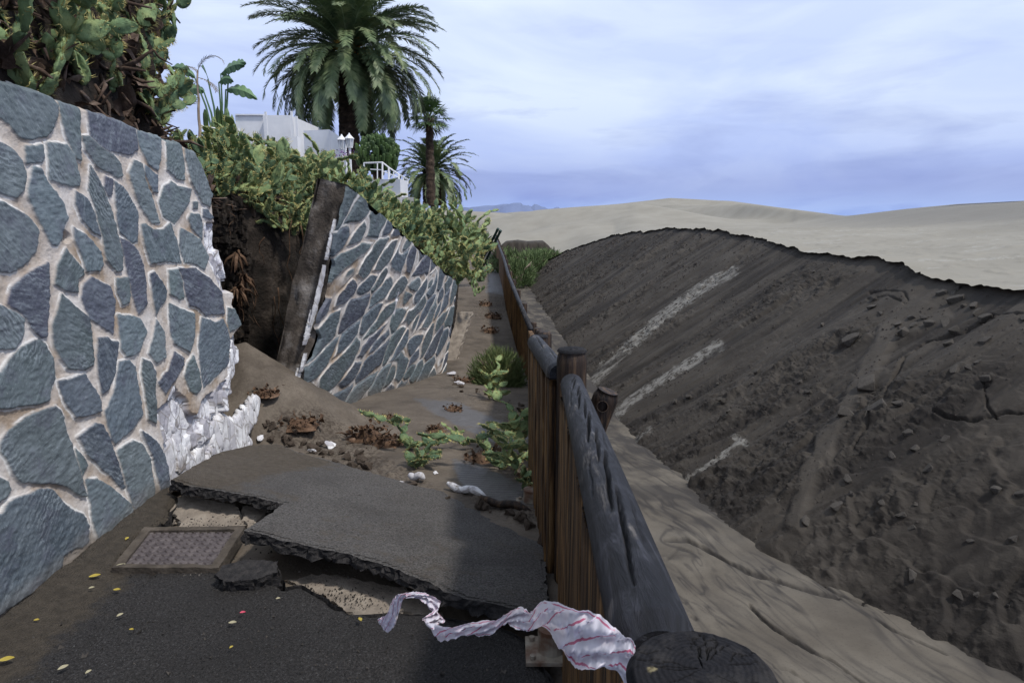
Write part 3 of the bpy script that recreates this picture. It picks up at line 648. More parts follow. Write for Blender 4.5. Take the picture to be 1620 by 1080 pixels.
# ---- near asphalt sheet (broken off along its far edge)
def near_asphalt():
    edge = [(880, 1078), (858, 1044), (835, 1010), (790, 985), (700, 972), (625, 965), (590, 968), (550, 968), (520, 945), (480, 921), (455, 925), (440, 905), (345, 899), (200, 898), (190, 880), (215, 850), (240, 838), (285, 790), (262, 772)]
    pts = [Pz(a, b, 0) for a, b in edge]
    poly = [(p[0], p[1]) for p in pts] + [(-2.06, 3.82), (-2.06, -1.6), (.34, -1.6), (.34, 2.0)]
    h = .011; x = np.arange(-2.09, .36, h); y = np.concatenate([np.arange(-1.6, 1.5, .05), np.arange(1.5, 4.0, h)])
    X, Y = np.meshgrid(x, y); n = .03 * fbm(X * 9, Y * 9, o=4, s=500)
    sd = sdpoly(X + n, Y + .03 * fbm(X * 9, Y * 9, o=4, s=507), poly); keep = sd > -.004
    Z = .012 * fbm(X * 1.1, Y * 1.1, o=3, s=510) + .003 * fbm(X * 30, Y * 30, o=2, s=513) - .03 * (1 - sm(sd, -.005, .03))
    dust = 1 - sm(X + .10 * fbm(X * 3, Y * 1.5, o=4, s=515), -2.0, -1.42 - .0 * Y)
    dust = np.maximum(dust, .75 * sm(Y, 2.75, 3.05) * sm(-X, 1.0, 1.3)); dust = np.maximum(dust, .22 * sm(Y, 1.9, 3.2))
    groove = 1 - sm(np.abs(X + 1.66 + .03 * vn(Y * 2.2, 0 * Y, 0, 519)), 0, .025); Z = Z - .012 * groove + .03 * sm(dust, .5, 1) * sm(-X, 1.75, 2.05)
    V = np.stack([X, Y, Z], -1).reshape(-1, 3); Q = gridq(len(y), len(x), keep)
    V2, Q2, at = prune(V, Q, {'dust': dust.reshape(-1)})
    o = link('asphalt_path', npmesh('asphalt_path', V2, Q2, at), M['asphalt']); tag(o, kind='structure')
    # broken vertical lip under the sheet
    mb = MB(); tops = []
    for i in range(len(pts) - 1):
        a, b_ = pts[i], pts[i + 1]; k = max(2, int(np.hypot(*(b_ - a)[:2]) / .03))
        for j in range(k):
            q = a + (b_ - a) * j / k; tops.append((q[0] + random.uniform(-.008, .008), q[1] + random.uniform(-.012, .0), -.006))
    n = len(tops); vs = tops + [(x_ + random.uniform(-.02, .01), y_ - random.uniform(.0, .03), -.10) for x_, y_, z_ in tops]
    mb.add(vs, [(i, i + 1, n + i + 1, n + i) for i in range(n - 1)])
    tag(mb.build('asphalt_edge', M['asphalt_break']), kind='structure')
near_asphalt()

# ================================================================== STONE WALLS
TILE = {'A': (0, 120, 5.4), 'B': (180, 140, 4.909), 'C': (0, 300, 5.4), 'D': (180, 320, 4.909), 'E': (0, 480, 5.4), 'F': (180, 500, 4.5), 'G': (0, 640, 5.4), 'I': (0, 740, 4.5), 'p': (0, 0, 1)}
STONES = '''A -200,-20 0,20 250,100 420,185 475,260 465,380 380,520 210,540 150,520 60,410 -60,320 -200,290
A 490,195 560,225 650,240 665,330 680,720 640,700 560,520 510,330
A 205,605 355,600 360,700 340,735 215,745
A 395,580 560,595 620,680 670,880 665,935 580,935 415,880 400,700
A -160,540 0,580 110,640 170,720 210,860 190,960 130,1035 30,1010 -160,930
C 265,-190 330,-180 385,-80 470,30 540,140 570,240 530,330 520,430 480,470 430,465 370,350 300,220 255,110 225,60
p 136,174 167,183 200,194 211,201 216,236 206,245 194,243 170,238 154,227 141,214
A 695,520 760,530 830,600 960,680 1030,760 1040,850 1000,870 930,830 810,770 720,630
C 770,-200 830,-100 880,0 950,200 1030,560 1030,680 985,690 900,600 870,420 800,130 755,0
A 880,860 950,890 950,1010 920,1030 885,960
p 179,288 192,295 210,323 217,338 216,381 208,384 188,367 184,346 180,305
B 170,310 280,350 360,365 350,560 335,640 270,590 210,480 180,400
B 405,390 510,410 540,600 540,710 480,700 410,630
B 550,455 630,480 690,600 735,760 740,920 680,890 590,720 550,540
B 240,600 330,680 330,800 300,795 230,650
B 150,560 210,590 230,700 280,810 350,1040 290,1040 190,900 150,790 110,650
B 380,770 440,720 490,765 590,780 580,870 470,1050 380,990 345,880
B 610,880 645,885 645,930 612,925
B 590,970 660,980 685,1040 680,1170 600,1080 570,1010
B 690,940 720,945 760,1000 740,1015 690,990
B 740,760 775,790 770,840 745,850
C -180,80 20,115 120,170 240,240 320,350 300,520 200,640 80,700 -180,690
C 640,20 740,80 800,220 845,390 770,350 690,250 640,120
C 620,330 690,370 780,450 850,540 870,640 840,690 730,690 690,560 630,430
C 565,505 620,580 700,690 700,720 655,760 655,870 560,860 460,800 480,640
C 400,630 405,900 385,1240 340,1250 270,1190 210,1090 55,960 80,860 200,740
E -160,-10 20,25 110,75 185,130 185,250 110,380 -160,390
C 530,900 620,990 760,1100 770,1230 790,1480 720,1530 560,1520 500,1430 450,1320 440,1160 490,1010
C 770,750 860,800 930,830 970,960 960,1230 900,1200 760,1090 690,930 710,800
D 15,590 105,590 120,720 110,770 60,790 20,700
D 45,285 110,310 180,380 215,480 240,620 245,790 185,860 150,760 110,590 75,430
D 205,180 240,170 300,215 370,220 440,160 480,300 520,465 400,455 280,470 230,330
D 510,205 590,240 660,290 730,430 700,515 600,470 545,460 500,340
D 275,560 310,545 370,620 405,690 395,750 345,820 325,870 300,780 285,650
D 415,530 490,520 520,600 540,740 500,750 430,710
D 500,515 630,515 740,590 830,700 855,860 750,870 710,885 650,815 580,800 550,720 535,600
p 267,481 306,497 307,520 304,542 298,556 273,542 268,524
p 318,503 339,510 351,504 358,522 366,558 358,578 322,613 318,589 313,547
D 880,820 930,830 985,950 900,1005 880,920
p 186,499 208,500 220,504 230,524 216,558 198,563 189,549
F 300,30 350,110 360,290 300,335 245,260 275,150
F 425,255 490,300 490,350 360,550 310,470 380,390
F 560,280 600,400 615,520 585,550 540,530 500,430 520,330
p 187,572 202,570 213,582 218,622 223,656 204,680 181,701 174,694 165,650 178,623 183,598
F 205,310 260,330 290,400 295,760 240,730 215,540 190,400
p 222,683 231,687 247,702 260,720 268,750 269,768 253,777 247,750 240,722 231,700
p 184,713 209,697 224,702 236,727 240,760 243,790 230,806 213,812 206,795 200,770 190,735
E 330,305 385,350 440,460 460,640 410,740 405,825 290,860 130,870 50,890 -160,880 -160,600 0,590 60,490 180,370
E 720,600 770,700 840,790 855,910 760,950 680,960 640,970 570,870 530,800 490,670 620,640
E 825,295 900,295 950,330 1000,335 970,600 910,740 870,770 830,600 820,450
G 800,155 870,180 930,300 1000,500 1065,710 1030,710 930,600 860,540 740,430 660,270 740,210
G 370,50 470,20 520,60 540,180 600,340 690,680 720,775 650,760 560,690 400,665 170,655 100,580 60,480 0,380 0,320 60,240 130,170 220,110
G 640,380 720,470 735,520 690,600 655,470
G -160,630 0,635 50,660 80,720 40,780 -160,900
I 610,90 690,80 780,140 920,260 930,300 880,385 740,500 690,500 650,360 635,250 620,170
I -180,390 0,330 60,240 160,200 280,150 360,160 470,270 590,340 630,420 625,520 580,560 490,580 440,620 430,690 340,790 200,890 100,960 0,1030 -180,1150'''
def px_of(line):
    k, *rest = line.split(); ox, oy, s = TILE[k]
    return [(ox + float(a) / s, oy + float(b) / s) for a, b in (r.split(',') for r in rest)]
def wall_yz(px, py):
    r = ray(px, py); t = (-2.05 - .07 * CH) / (r[0] + .07 * r[2]); return (t * r[1], CH + t * r[2])
TINTS = [(.078, .100, .122), (.092, .118, .132), (.068, .083, .108), (.098, .126, .132), (.060, .066, .090), (.112, .136, .146), (.080, .102, .108)]
def cladding_fields(U, Vv, polys, warp, sc=1.0, seed=0, inset=.0):
    """height, stone mask and tints of a field of flat stones (polygons in wall metres)"""
    n = U.size; stone = np.full(U.shape, -1.0); sid = np.zeros(U.shape); tint = np.zeros(U.shape + (3,)); ang = np.zeros(U.shape); tl = np.zeros(U.shape); rg = random.Random(seed)
    wu = U + warp * fbm(U * 14, Vv * 14, o=3, s=600) * sc; wv = Vv + warp * fbm(U * 14, Vv * 14, o=3, s=640) * sc
    wu = wu + .35 * warp * vn(U * 70, Vv * 70, 0, 650); wv = wv + .35 * warp * vn(U * 70, Vv * 70, 0, 651)
    for poly in polys:
        pu = [p[0] for p in poly]; pv = [p[1] for p in poly]; mg = .05
        c = np.array(TINTS[rg.randrange(len(TINTS))]) * rg.uniform(.95, 1.4); a_ = rg.uniform(-1.2, 1.2); s_ = rg.uniform(0, 60); t1, t2 = rg.uniform(-.025, .025), rg.uniform(-.025, .025)
        m = (wu > min(pu) - mg) & (wu < max(pu) + mg) & (wv > min(pv) - mg) & (wv < max(pv) + mg)
        if not m.any(): continue
        sd = sdpoly(wu[m], wv[m], poly) - inset; cur = stone[m]; w_ = sd > cur
        idx = np.where(m.ravel())[0][w_.ravel()]
        stone.ravel()[idx] = sd[w_]; sid.ravel()[idx] = s_; tint.reshape(-1, 3)[idx] = c; ang.ravel()[idx] = a_
        tl.ravel()[idx] = t1 * (wu[m][w_] - sum(pu) / len(pu)) + t2 * (wv[m][w_] - sum(pv) / len(pv))
    return stone, sid, tint, ang, tl
def facets(U, Vv, n, u0, u1, v0, v1, seed, tilt=.35, su=1.0):
    rg = np.random.default_rng(seed); f = np.full(U.shape, 9.); h = np.zeros(U.shape)
    for k in range(n):
        a, b = rg.uniform(u0, u1), rg.uniform(v0, v1); d = np.hypot((U - a) * su, Vv - b) * rg.uniform(.8, 1.3); m = d < f; gx, gy = rg.normal(0, tilt), rg.normal(0, tilt); o = rg.uniform(-.03, .03)
        h[m] = (o + gx * (U - a) + gy * (Vv - b))[m]; f = np.minimum(f, d)
    return h
def near_wall():
    polys = []
    for ln in STONES.split('\n'): polys.append([wall_yz(*q) for q in px_of(ln)])
    # beyond the left edge of the photograph the wall goes on: loose filler stones
    rg = random.Random(4)
    for i in range(9):
        for j in range(7):
            cy_, cz_ = -.5 + i * .36 + rg.uniform(-.05, .05) + (j % 2) * .17, .04 + j * .34 + rg.uniform(-.04, .04)
            if cy_ > 2.34: continue
            polys.append([(cy_ + rg.uniform(.165, .20) * math.cos(a), cz_ + rg.uniform(.155, .19) * math.sin(a)) for a in [k * math.pi / 4 + .4 + rg.uniform(-.2, .2) for k in range(8)]])
    outline_px = [(0, 124), (60, 143), (92, 156), (100, 160), (135, 172), (165, 181), (200, 194), (216, 203), (252, 214), (262, 220), (284, 224), (293, 232), (308, 239), (318, 258), (327, 280), (333, 300), (338, 306), (336, 312), (339, 345), (344, 352), (347, 385), (354, 410), (358, 440), (362, 458),
                  (371, 462), (372, 474), (369, 482), (376, 497), (381, 515), (379, 523), (384, 548), (383, 578), (377, 598), (371, 603), (373, 624), (367, 632), (364, 655), (352, 672), (344, 690), (322, 705), (306, 722), (300, 745), (282, 760), (272, 775)]
    out = [wall_yz(*q) for q in outline_px]; z0 = out[0][1]
    out = [(-1.5, z0 + .05), (1.5, z0 + .02)] + out + [(3.85, -.2), (-1.5, -.2)]
    hy = .0062; y = np.concatenate([np.arange(-.6, 2.2, .012), np.arange(2.2, 5.35, hy)]); z = np.arange(-.16, 2.36, .0055)
    U, Vv = np.meshgrid(y, z)
    stone, sid, tint, ang, tl = cladding_fields(U, Vv, polys, .006, inset=-.007)
    mask = sm(stone, -.003, .004); h = sm(stone, -.003, .004) * .010 + tl * (stone > 0) + .004 * fbm(U * 12, Vv * 12, o=3, s=660) + .0015 * vn(U * 90, Vv * 90, 0, 662)
    h = h + np.where(stone > 0, .003 * fbm(U * 25, Vv * 60, o=3, s=665), -.004 * sm(-stone, 0, .03))
    edge = (1 - sm(np.abs(stone + .004), .0, .008)) * sm(fbm(U * 8, Vv * 8, o=3, s=668), -.25, .2) * (stone < .002)
    wp = [[(322, 352), (345, 350), (356, 410), (364, 462), (352, 462), (337, 428), (326, 398)], [(362, 545), (378, 518), (390, 560), (384, 596), (366, 606), (360, 585)],
          [(249, 648), (262, 640), (276, 608), (284, 622), (296, 628), (304, 652), (313, 655), (322, 632), (345, 610), (366, 592), (380, 605), (372, 660), (345, 700), (300, 760), (272, 778), (262, 720)]]
    sdw = np.maximum.reduce([sdpoly(U + .012 * fbm(U * 20, Vv * 20, o=3, s=670), Vv + .012 * fbm(U * 20, Vv * 20, o=3, s=674), [wall_yz(*q) for q in p]) for p in wp])
    white = sm(sdw, -.004, .008); br = facets(U + .015 * fbm(U * 20, Vv * 20, o=2, s=683), Vv, 130, 3.4, 5.4, -.1, 1.8, 5, .07, 1.5) + .006 * fbm(U * 30, Vv * 24, o=3, s=682)
    h = h * (1 - white) + white * (-.032 + br); mask = mask * (1 - white)
    hole = np.hypot((U - wall_yz(106, 375)[0]) / .032, (Vv - wall_yz(106, 375)[1]) / .030); h = h - .11 * (1 - sm(hole, .75, 1.05)); mask = mask * sm(hole, .95, 1.1)
    sdo = sdpoly(U + .01 * fbm(U * 24, Vv * 24, o=3, s=690), Vv + .01 * fbm(U * 24, Vv * 24, o=3, s=694), out)
    h = h - .03 * (1 - sm(sdo, -.004, .02)); keep = sdo > -.003
    dirt = .75 * sm(.10 - Vv + .05 * fbm(U * 6, Vv * 6, o=3, s=697), -.02, .06) * (1 - mask * .65)
    X = -2.05 - .07 * Vv + h
    V = np.stack([X, U, Vv], -1).reshape(-1, 3); Q = gridq(len(z), len(y), keep)
    V2, Q2, at = prune(V, Q, {'stone': mask, 'white': white, 'edge': edge, 'sid': sid, 'ang': ang, 'dirt': dirt, 'tint': tint}); ti = at.pop('tint')
    Q2 = Q2[:, ::-1]
    mb = MB(); n = len(out)
    fr = [(-2.05 - .07 * b - .10, a, b) for a, b in out]; bk = [(-2.05 - .07 * b - .36, a - .03, b) for a, b in out]
    mb.add(fr + bk, [tuple(range(n))[::-1], tuple(range(n, 2 * n))] + [(i, (i + 1) % n, n + (i + 1) % n, n + i) for i in range(n)])
    wall = mb.build('stone_wall', M['core'])
    tag(wall, 'standing garden wall of blue grey slate with pale mortar and white plaster at its edge', 'wall')
    link('slate_cladding', npmesh('slate_cladding', V2, Q2, at, {'tint': ti}), M['clad'], wall)
    # jagged white plaster stump at the foot of the broken end
    st = [(262, 748), (266, 705), (285, 690), (300, 700), (310, 728), (322, 712), (340, 686), (345, 672), (362, 660), (370, 668), (383, 664), (387, 650), (394, 645), (398, 660), (402, 634), (410, 630), (417, 634), (410, 668), (398, 690), (409, 704), (380, 716), (350, 735), (300, 765), (270, 775)]
    sp_ = [wall_yz(*q) for q in st]; y2 = np.arange(3.6, 5.7, .008); z2 = np.arange(-.2, .6, .008); U, Vv = np.meshgrid(y2, z2)
    sd = sdpoly(U + .012 * fbm(U * 18, Vv * 18, o=3, s=700), Vv + .012 * fbm(U * 18, Vv * 18, o=3, s=703), sp_)
    hh = -.05 + .22 * facets(U + .012 * fbm(U * 20, Vv * 20, o=2, s=706), Vv, 26, 3.7, 5.7, -.1, .6, 8, .16, 1.5) + .012 * np.abs(fbm(U * 11, Vv * 6, o=4, s=709)) - .012 * (1 - sm(sd, 0, .008))
    V = np.stack([-2.06 - .07 * Vv + hh - .015, U, Vv], -1).reshape(-1, 3); Q = gridq(len(z2), len(y2), sd > -.002)[:, ::-1]
    V2, Q2, _ = prune(V, Q, {}); o = link('broken_plaster', npmesh('broken_plaster', V2, Q2, smooth=False), M['plaster'], wall)
    sol = o.modifiers.new('thick', 'SOLIDIFY'); sol.thickness = .05; sol.offset = -1
    o['label'] = 'jagged stump of white plaster at the broken end'
near_wall()

# ---- the wall panel that has broken away and leans over the path
PTL, PBL, PBR, PTR = P(549, 291, 6.30), P(458, 690, 6.45), P(701, 612, 11.6), P(723, 447, 11.3)
def fallen_panel():
    eu = PBR - PBL; Lw = np.linalg.norm(eu); nu, nv = 900, 330
    u = np.linspace(0, 1, nu) ** 1.25; v = np.linspace(0, 1, nv); Uu, Vv = np.meshgrid(u, v)
    B = PBL + (PBR - PBL) * Uu[..., None]; Tp = PTL + (PTR - PTL) * Uu[..., None]; Pt = B + (Tp - B) * Vv[..., None]
    hgt = np.linalg.norm(Tp - B, axis=-1); a = Uu * Lw; b = Vv * hgt
    nrm = np.cross(PBR - PBL, PTL - PBL); nrm /= np.linalg.norm(nrm); nrm = nrm if nrm[0] > 0 else -nrm
    # jittered rows of tall stones, cells of an anisotropic Voronoi diagram
    rg = random.Random(11); seeds = []
    for j in range(7):
        for i in range(22):
            seeds.append((-3.2 + i * .42 + (j % 2) * .21 + rg.uniform(-.22, .22), j * .37 + rg.uniform(-.2, .2)))
    seeds = np.array(seeds); stz = np.array([rg.uniform(.72, 1.4) for _ in seeds])
    wa = a + .03 * fbm(a * 7, b * 7, o=3, s=720); wb = b + .018 * fbm(a * 7, b * 7, o=3, s=724); wa = wa - 1.05 * b
    f1 = np.full(a.shape, 9.); f2 = np.full(a.shape, 9.); ix = np.zeros(a.shape, int)
    for k, (sa, sb) in enumerate(seeds):
        sa_ = sa - .18 * sb * 0 - .36
        m = (np.abs(wa - sa_) < .75) & (np.abs(wb - sb) < .9)
        if not m.any(): continue
        d = np.hypot((wa[m] - sa_) * .80, (wb[m] - sb) * .85) * stz[k]
        g1, g2 = f1[m], f2[m]; nw = d < g1
        f2[m] = np.where(nw, g1, np.minimum(g2, d)); ix_m = ix[m]; ix_m[nw] = k; ix[m] = ix_m; f1[m] = np.where(nw, d, g1)
    gap = f2 - f1; wdt = .042 + .045 * np.maximum(fbm(a * 2.2, b * 3, o=2, s=730), -.5); stone = sm(gap, wdt - .012, wdt + .012)
    tl = np.array([TINTS[rg.randrange(7)] for _ in seeds]) * np.array([rg.uniform(.95, 1.4) for _ in seeds])[:, None]; tint = tl[ix]
    h = sm(gap, .02, .07) * .014 + .004 * fbm(a * 14, b * 14, o=3, s=735) + .003 * fbm(a * 20, b * 50, o=2, s=738) * stone
    edge = (1 - sm(np.abs(gap - wdt + .012), 0, .02)) * (1 - stone) * sm(fbm(a * 2, b * 3, o=3, s=739), -.2, .3)
    dirt = np.clip(.9 * sm(.16 - Vv + .05 * fbm(a * 2, b * 2, o=3, s=741), -.02, .1) * sm(Uu, .1, .4) * .8, 0, 1)
    sdl = a - .05 + .07 * fbm(b * 2.5, 0 * b, o=4, s=745) + .035 * sm(Vv, .42, .5) - .11 * sm(np.abs(Vv - .62), .13, .05) - .10 * sm(np.abs(Vv - .36), .07, .03) - .35 * sm(.14 - Vv, 0, .14) * 0
    keep = (sdl > .0) & (Vv < .995 + .02 * vn(a * 6, 0 * a, 0, 750)); h = h - .03 * (1 - sm(sdl, 0, .03))
    Pt = Pt + nrm * h[..., None]
    z = 0 * a; hole = np.hypot((a - 2.15) / .035, (b - 1.36) / .16); wh = 1 - sm(hole, .8, 1.1); stone = stone * (1 - wh)
    V2, Q2, at = prune(Pt.reshape(-1, 3), gridq(nv, nu, keep), {'stone': stone, 'white': wh, 'edge': edge, 'sid': ix * .37, 'ang': (ix % 7) * .25 - .5, 'dirt': dirt, 'tint': tint}); ti = at.pop('tint')
    nf = np.cross(V2[Q2[0, 1]] - V2[Q2[0, 0]], V2[Q2[0, 2]] - V2[Q2[0, 0]])
    if nf[0] < 0: Q2 = Q2[:, ::-1]
    # concrete core, a rough thick slab behind the stones
    th = .31; me_v = []; nb = 60; nt = 10
    lft = []
    for i in range(nb):
        v_ = i / (nb - 1)
        for j in range(nt):
            q = PBL + (PTL - PBL) * v_ - nrm * (.02 + th * j / (nt - 1)) + (PBR - PBL) / Lw * (.06 + .045 * mnoise.fractal(Vector((v_ * 9, j * .7, 3)), .9, 2, 4) + .10 * max(0, mnoise.noise(Vector((v_ * 3.1, j * .25, 9)))))
            lft.append(q)
    core = link('fallen_wall', npmesh('fallen_wall', np.array(lft), gridq(nb, nt)[:, ::-1]), M['core'])
    tag(core, 'broken length of slate clad garden wall leaning out over the muddy path', 'wall')
    link('slate_cladding', npmesh('slate_cladding', V2, Q2, at, {'tint': ti}), M['clad'], core)
    bk = MB(); f0 = [p - nrm * .02 for p in (PBL + eu / Lw * .06, PBR, PTR, PTL + eu / Lw * .06)]; b0 = [p - nrm * th for p in f0]
    bk.add(f0 + b0, [(1, 2, 6, 5), (2, 3, 7, 6), (4, 5, 6, 7), (0, 1, 5, 4)]); bk.build('concrete_back', M['core'], core)
    pl = MB()
    def lump(v0, v1, wid, off, seed):
        k = 26; vs = []
        for i in range(k):
            v_ = v0 + (v1 - v0) * i / (k - 1); ww = wid * (math.sin(math.pi * (i + .4) / k) ** .5) * (.7 + .5 * mnoise.noise(Vector((i * .6, seed, 0))))
            c = PBL + (PTL - PBL) * v_ - nrm * off
            for j in range(7):
                th_ = math.pi * j / 6; vs.append(c - nrm * (math.cos(th_) * ww * .5) + eu / Lw * (.05 - math.sin(th_) * .07 - .02 * mnoise.noise(Vector((i * .9, j, seed)))))
        pl.add(vs, [(i * 7 + j, i * 7 + j + 1, (i + 1) * 7 + j + 1, (i + 1) * 7 + j) for i in range(k - 1) for j in range(6)])
    lump(.70, .86, .055, .045, 1); lump(.44, .68, .05, .05, 2); lump(.36, .50, .06, .07, 3); lump(.16, .27, .07, .07, 4); lump(.255, .33, .03, .04, 5)
    o = pl.build('plaster_edge', M['plaster'], core, True); o['label'] = 'white plaster lumps along the broken edge'
    return core, nrm
PANEL, PN = fallen_panel()
# broken foundation strip standing behind the far end of the fallen panel
def footing():
    a0, a1 = P(712, 600, 12.2), P(745, 495, 13.2); mb = MB(); k = 24; vs = []
    for i in range(k):
        c = a0 + (a1 - a0) * i / (k - 1); wv = .10 + .05 * mnoise.noise(Vector((i * .7, 1, 2)))
        for j, (dx, dy) in enumerate(((-.24, 0), (.0, -.02), (.04, .16), (-.2, .2))):
            vs.append((c[0] + dx + .04 * mnoise.noise(Vector((i * .8, j, 0))), c[1] + dy + .03 * mnoise.noise(Vector((i, j, 5))), c[2]))
    mb.add(vs, [(i * 4 + j, i * 4 + (j + 1) % 4, (i + 1) * 4 + (j + 1) % 4, (i + 1) * 4 + j) for i in range(k - 1) for j in range(4)] + [(0, 3, 2, 1), tuple(range(k * 4 - 4, k * 4))])
    o = mb.build('broken_footing', M['concrete']); tag(o, 'rough grey concrete footing sticking up behind the far end of the leaning wall', 'footing')
footing()

# ---- garden bank behind the walls
def bank():
    ny = 620; ys = np.linspace(-1.2, 24, ny)
    ypl = np.array([-2, 4, 5.0, 5.85, 6.15, 6.6, 8, 9.5, 11, 13, 15, 24]); zpl = np.interp(ys, ypl, [4.1, 3.9, 3.75, 3.6, 2.75, 2.42, 2.2, 1.98, 1.75, 1.52, 1.2, .6])
    xf = np.interp(ys, [-2, 4.55, 5.0, 5.6, 6.4, 7.2, 9, 11.3, 13, 24], [-2.42, -2.46, -2.75, -3.35, -3.2, -2.55, -2.2, -1.5, -1.15, -1.9])
    zt = np.interp(ys, [-2, 4.6, 5.0, 6.2, 8, 11.3, 13, 16, 24], [2.10, 2.0, 1.78, 1.80, 1.30, .42, .30, .1, -.3])
    xpl = np.interp(ys, [-2, 4.2, 5.0, 5.85, 6.2, 6.6, 8, 11, 14, 24], [-3.1, -2.75, -2.62, -2.85, -3.4, -4.0, -3.6, -2.7, -2.1, -3.0])
    prof = []; ns = 0
    for s in np.linspace(0, 1, 70): prof.append((0, s))
    for s in np.linspace(0, 1, 80)[1:]: prof.append((1, s))
    for s in np.linspace(0, 1, 40)[1:]: prof.append((2, s))
    V = np.zeros((len(prof), ny, 3)); zb = np.where(ys < 3, -.3, zpath(ys) - .3)
    for k, (seg, s) in enumerate(prof):
        if seg == 0: x = xf - .25 * math.sin(math.pi * min(1, s * 1.05)) * (ys > 5) * (ys < 6.8) + (s ** 5) * .25 * ((ys > 5) & (ys < 6.6)); z = zb + (zt - zb) * s
        elif seg == 1:
            e = s ** 1.0; x = xf + .25 * ((ys > 5) & (ys < 6.6)) * (1 - s) + (xpl - xf) * e; z = zt + (zpl - zt) * (math.sin(s * math.pi / 2) ** .85)
        else: x = xpl - 22 * s ** 1.8; z = zpl + 1.1 * s ** 1.8 * np.interp(ys, [4, 8, 24], [1.0, .9, .6])
        V[k] = np.stack([x, ys, z], -1)
    X, Y, Z = V[..., 0], V[..., 1], V[..., 2]
    n = fbm(Y * 1.9, Z * 1.9, X * 1.9, o=5, s=800, g=.55); n2 = fbm(Y * 7, Z * 7, X * 7, o=3, s=806); seg0 = np.array([p[0] == 0 for p in prof])[:, None]
    gapm = sm(Y, 4.8, 5.2) * sm(Y, 7.4, 6.6); n = n + .35 * gapm * np.abs(fbm(Y * 4.2, Z * 5.5, X, o=4, s=811)) * 2; amp = np.where(seg0, .24 * gapm + .02, .16 * sm(ys, 4, 6)[None, :] * .6 + .08)
    V[..., 0] += amp * n + .04 * n2; V[..., 2] += np.where(seg0, .05, .09) * n2
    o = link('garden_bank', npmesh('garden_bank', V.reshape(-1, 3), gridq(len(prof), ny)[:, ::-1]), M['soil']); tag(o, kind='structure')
    return V, prof
BANKV, BPROF = bank()
_bf = BANKV.reshape(-1, 3); _bp = proj(_bf)
_pp = proj(PATHV); _sp = proj(SLV)
def snap(px, py, V=None, pr=None, r=9):
    """nearest visible point of a surface near that direction"""
    V = _bf if V is None else V; a, b, d = _bp if pr is None else pr
    q = np.hypot(a - px, b - py); q = np.where(d > .3, q, 1e9); i = np.where(q < max(r, q.min() + 1e-6))[0]
    return V[i[np.argmin(d[i])]]

# ================================================================== FENCE
def log_mesh(p0, p1, r, cracks=(), nseg=260, nth=56, seed=0, taper=1.0):
    """weathered round log with lens shaped drying cracks (s0, s1, angle, twist, width, depth)"""
    p0, p1 = np.array(p0, float), np.array(p1, float); ax = p1 - p0; L = np.linalg.norm(ax); ax /= L
    e1 = np.cross(ax, (0, 0, 1) if abs(ax[2]) < .95 else (0, 1, 0)); e1 /= np.linalg.norm(e1); e2 = np.cross(e1, ax)
    s = np.linspace(0, 1, nseg); th = np.linspace(0, 2 * math.pi, nth, endpoint=False); Sg, Tg = np.meshgrid(s, th, indexing='ij')
    rr = r * (1 + (taper - 1) * Sg) * (1 + .016 * fbm(np.cos(Tg) * 1.2 + Sg * L * 1.5, np.sin(Tg) * 1.2, o=3, s=seed) + .012 * fbm(Tg * 5, Sg * L * 1.4, o=3, s=seed + 5))
    rr = rr * np.clip(.80 + .2 * np.minimum(Sg, 1 - Sg) * L / .035, .8, 1); ck = 0 * Sg
    for (s0, s1, a0, tw, wd, dp) in cracks:
        q = (Sg - s0) / (s1 - s0); ins = np.clip(q * (1 - q) * 4, 0, 1) ** .6 * ((q > 0) & (q < 1))
        da = (Tg - (a0 + tw * q + .035 * vn(Sg * 26, 0 * Sg, 0, seed + 9)) + math.pi) % (2 * math.pi) - math.pi
        k = ins * (1 - sm(np.abs(da) * r, wd * ins * .35, wd * ins + .0012)); ck = np.maximum(ck, k); rr = rr - dp * k
    V = p0 + ax * (Sg * L)[..., None] + (e1 * np.cos(Tg)[..., None] + e2 * np.sin(Tg)[..., None]) * rr[..., None]
    V = V.reshape(-1, 3); n = nseg * nth; i = np.arange(nseg - 1)[:, None] * nth; j = np.arange(nth)[None]
    Q = np.stack([i + j, i + (j + 1) % nth, i + nth + (j + 1) % nth, i + nth + j], -1).reshape(-1, 4)
    V = np.concatenate([V, [p0, p1]]); cap = np.array([[n, (k + 1) % nth, k, k] for k in range(nth)] + [[n + 1, n - nth + k, n - nth + (k + 1) % nth, n - nth + (k + 1) % nth] for k in range(nth)])
    return V, Q[:, ::-1], np.concatenate([ck.ravel(), [0, 0]]), cap
def log_obj(name, p0, p1, r, m, parent, cracks=(), nseg=260, nth=56, seed=0, taper=1.0):
    p0 = np.array(p0); V, Q, ck, cap = log_mesh(p0 * 0, np.array(p1) - p0, r, cracks, nseg, nth, seed, taper)
    tri = [tuple(c[:3]) for c in cap]; me = npmesh(name, V, Q, {'crack': ck}); o = link(name, me, m, parent); o.location = p0
    mb = bmesh.new(); mb.from_mesh(me); mb.verts.ensure_lookup_table()
    for c in tri:
        try: mb.faces.new([mb.verts[k] for k in c])
        except ValueError: pass
    mb.to_mesh(me); mb.free(); return o
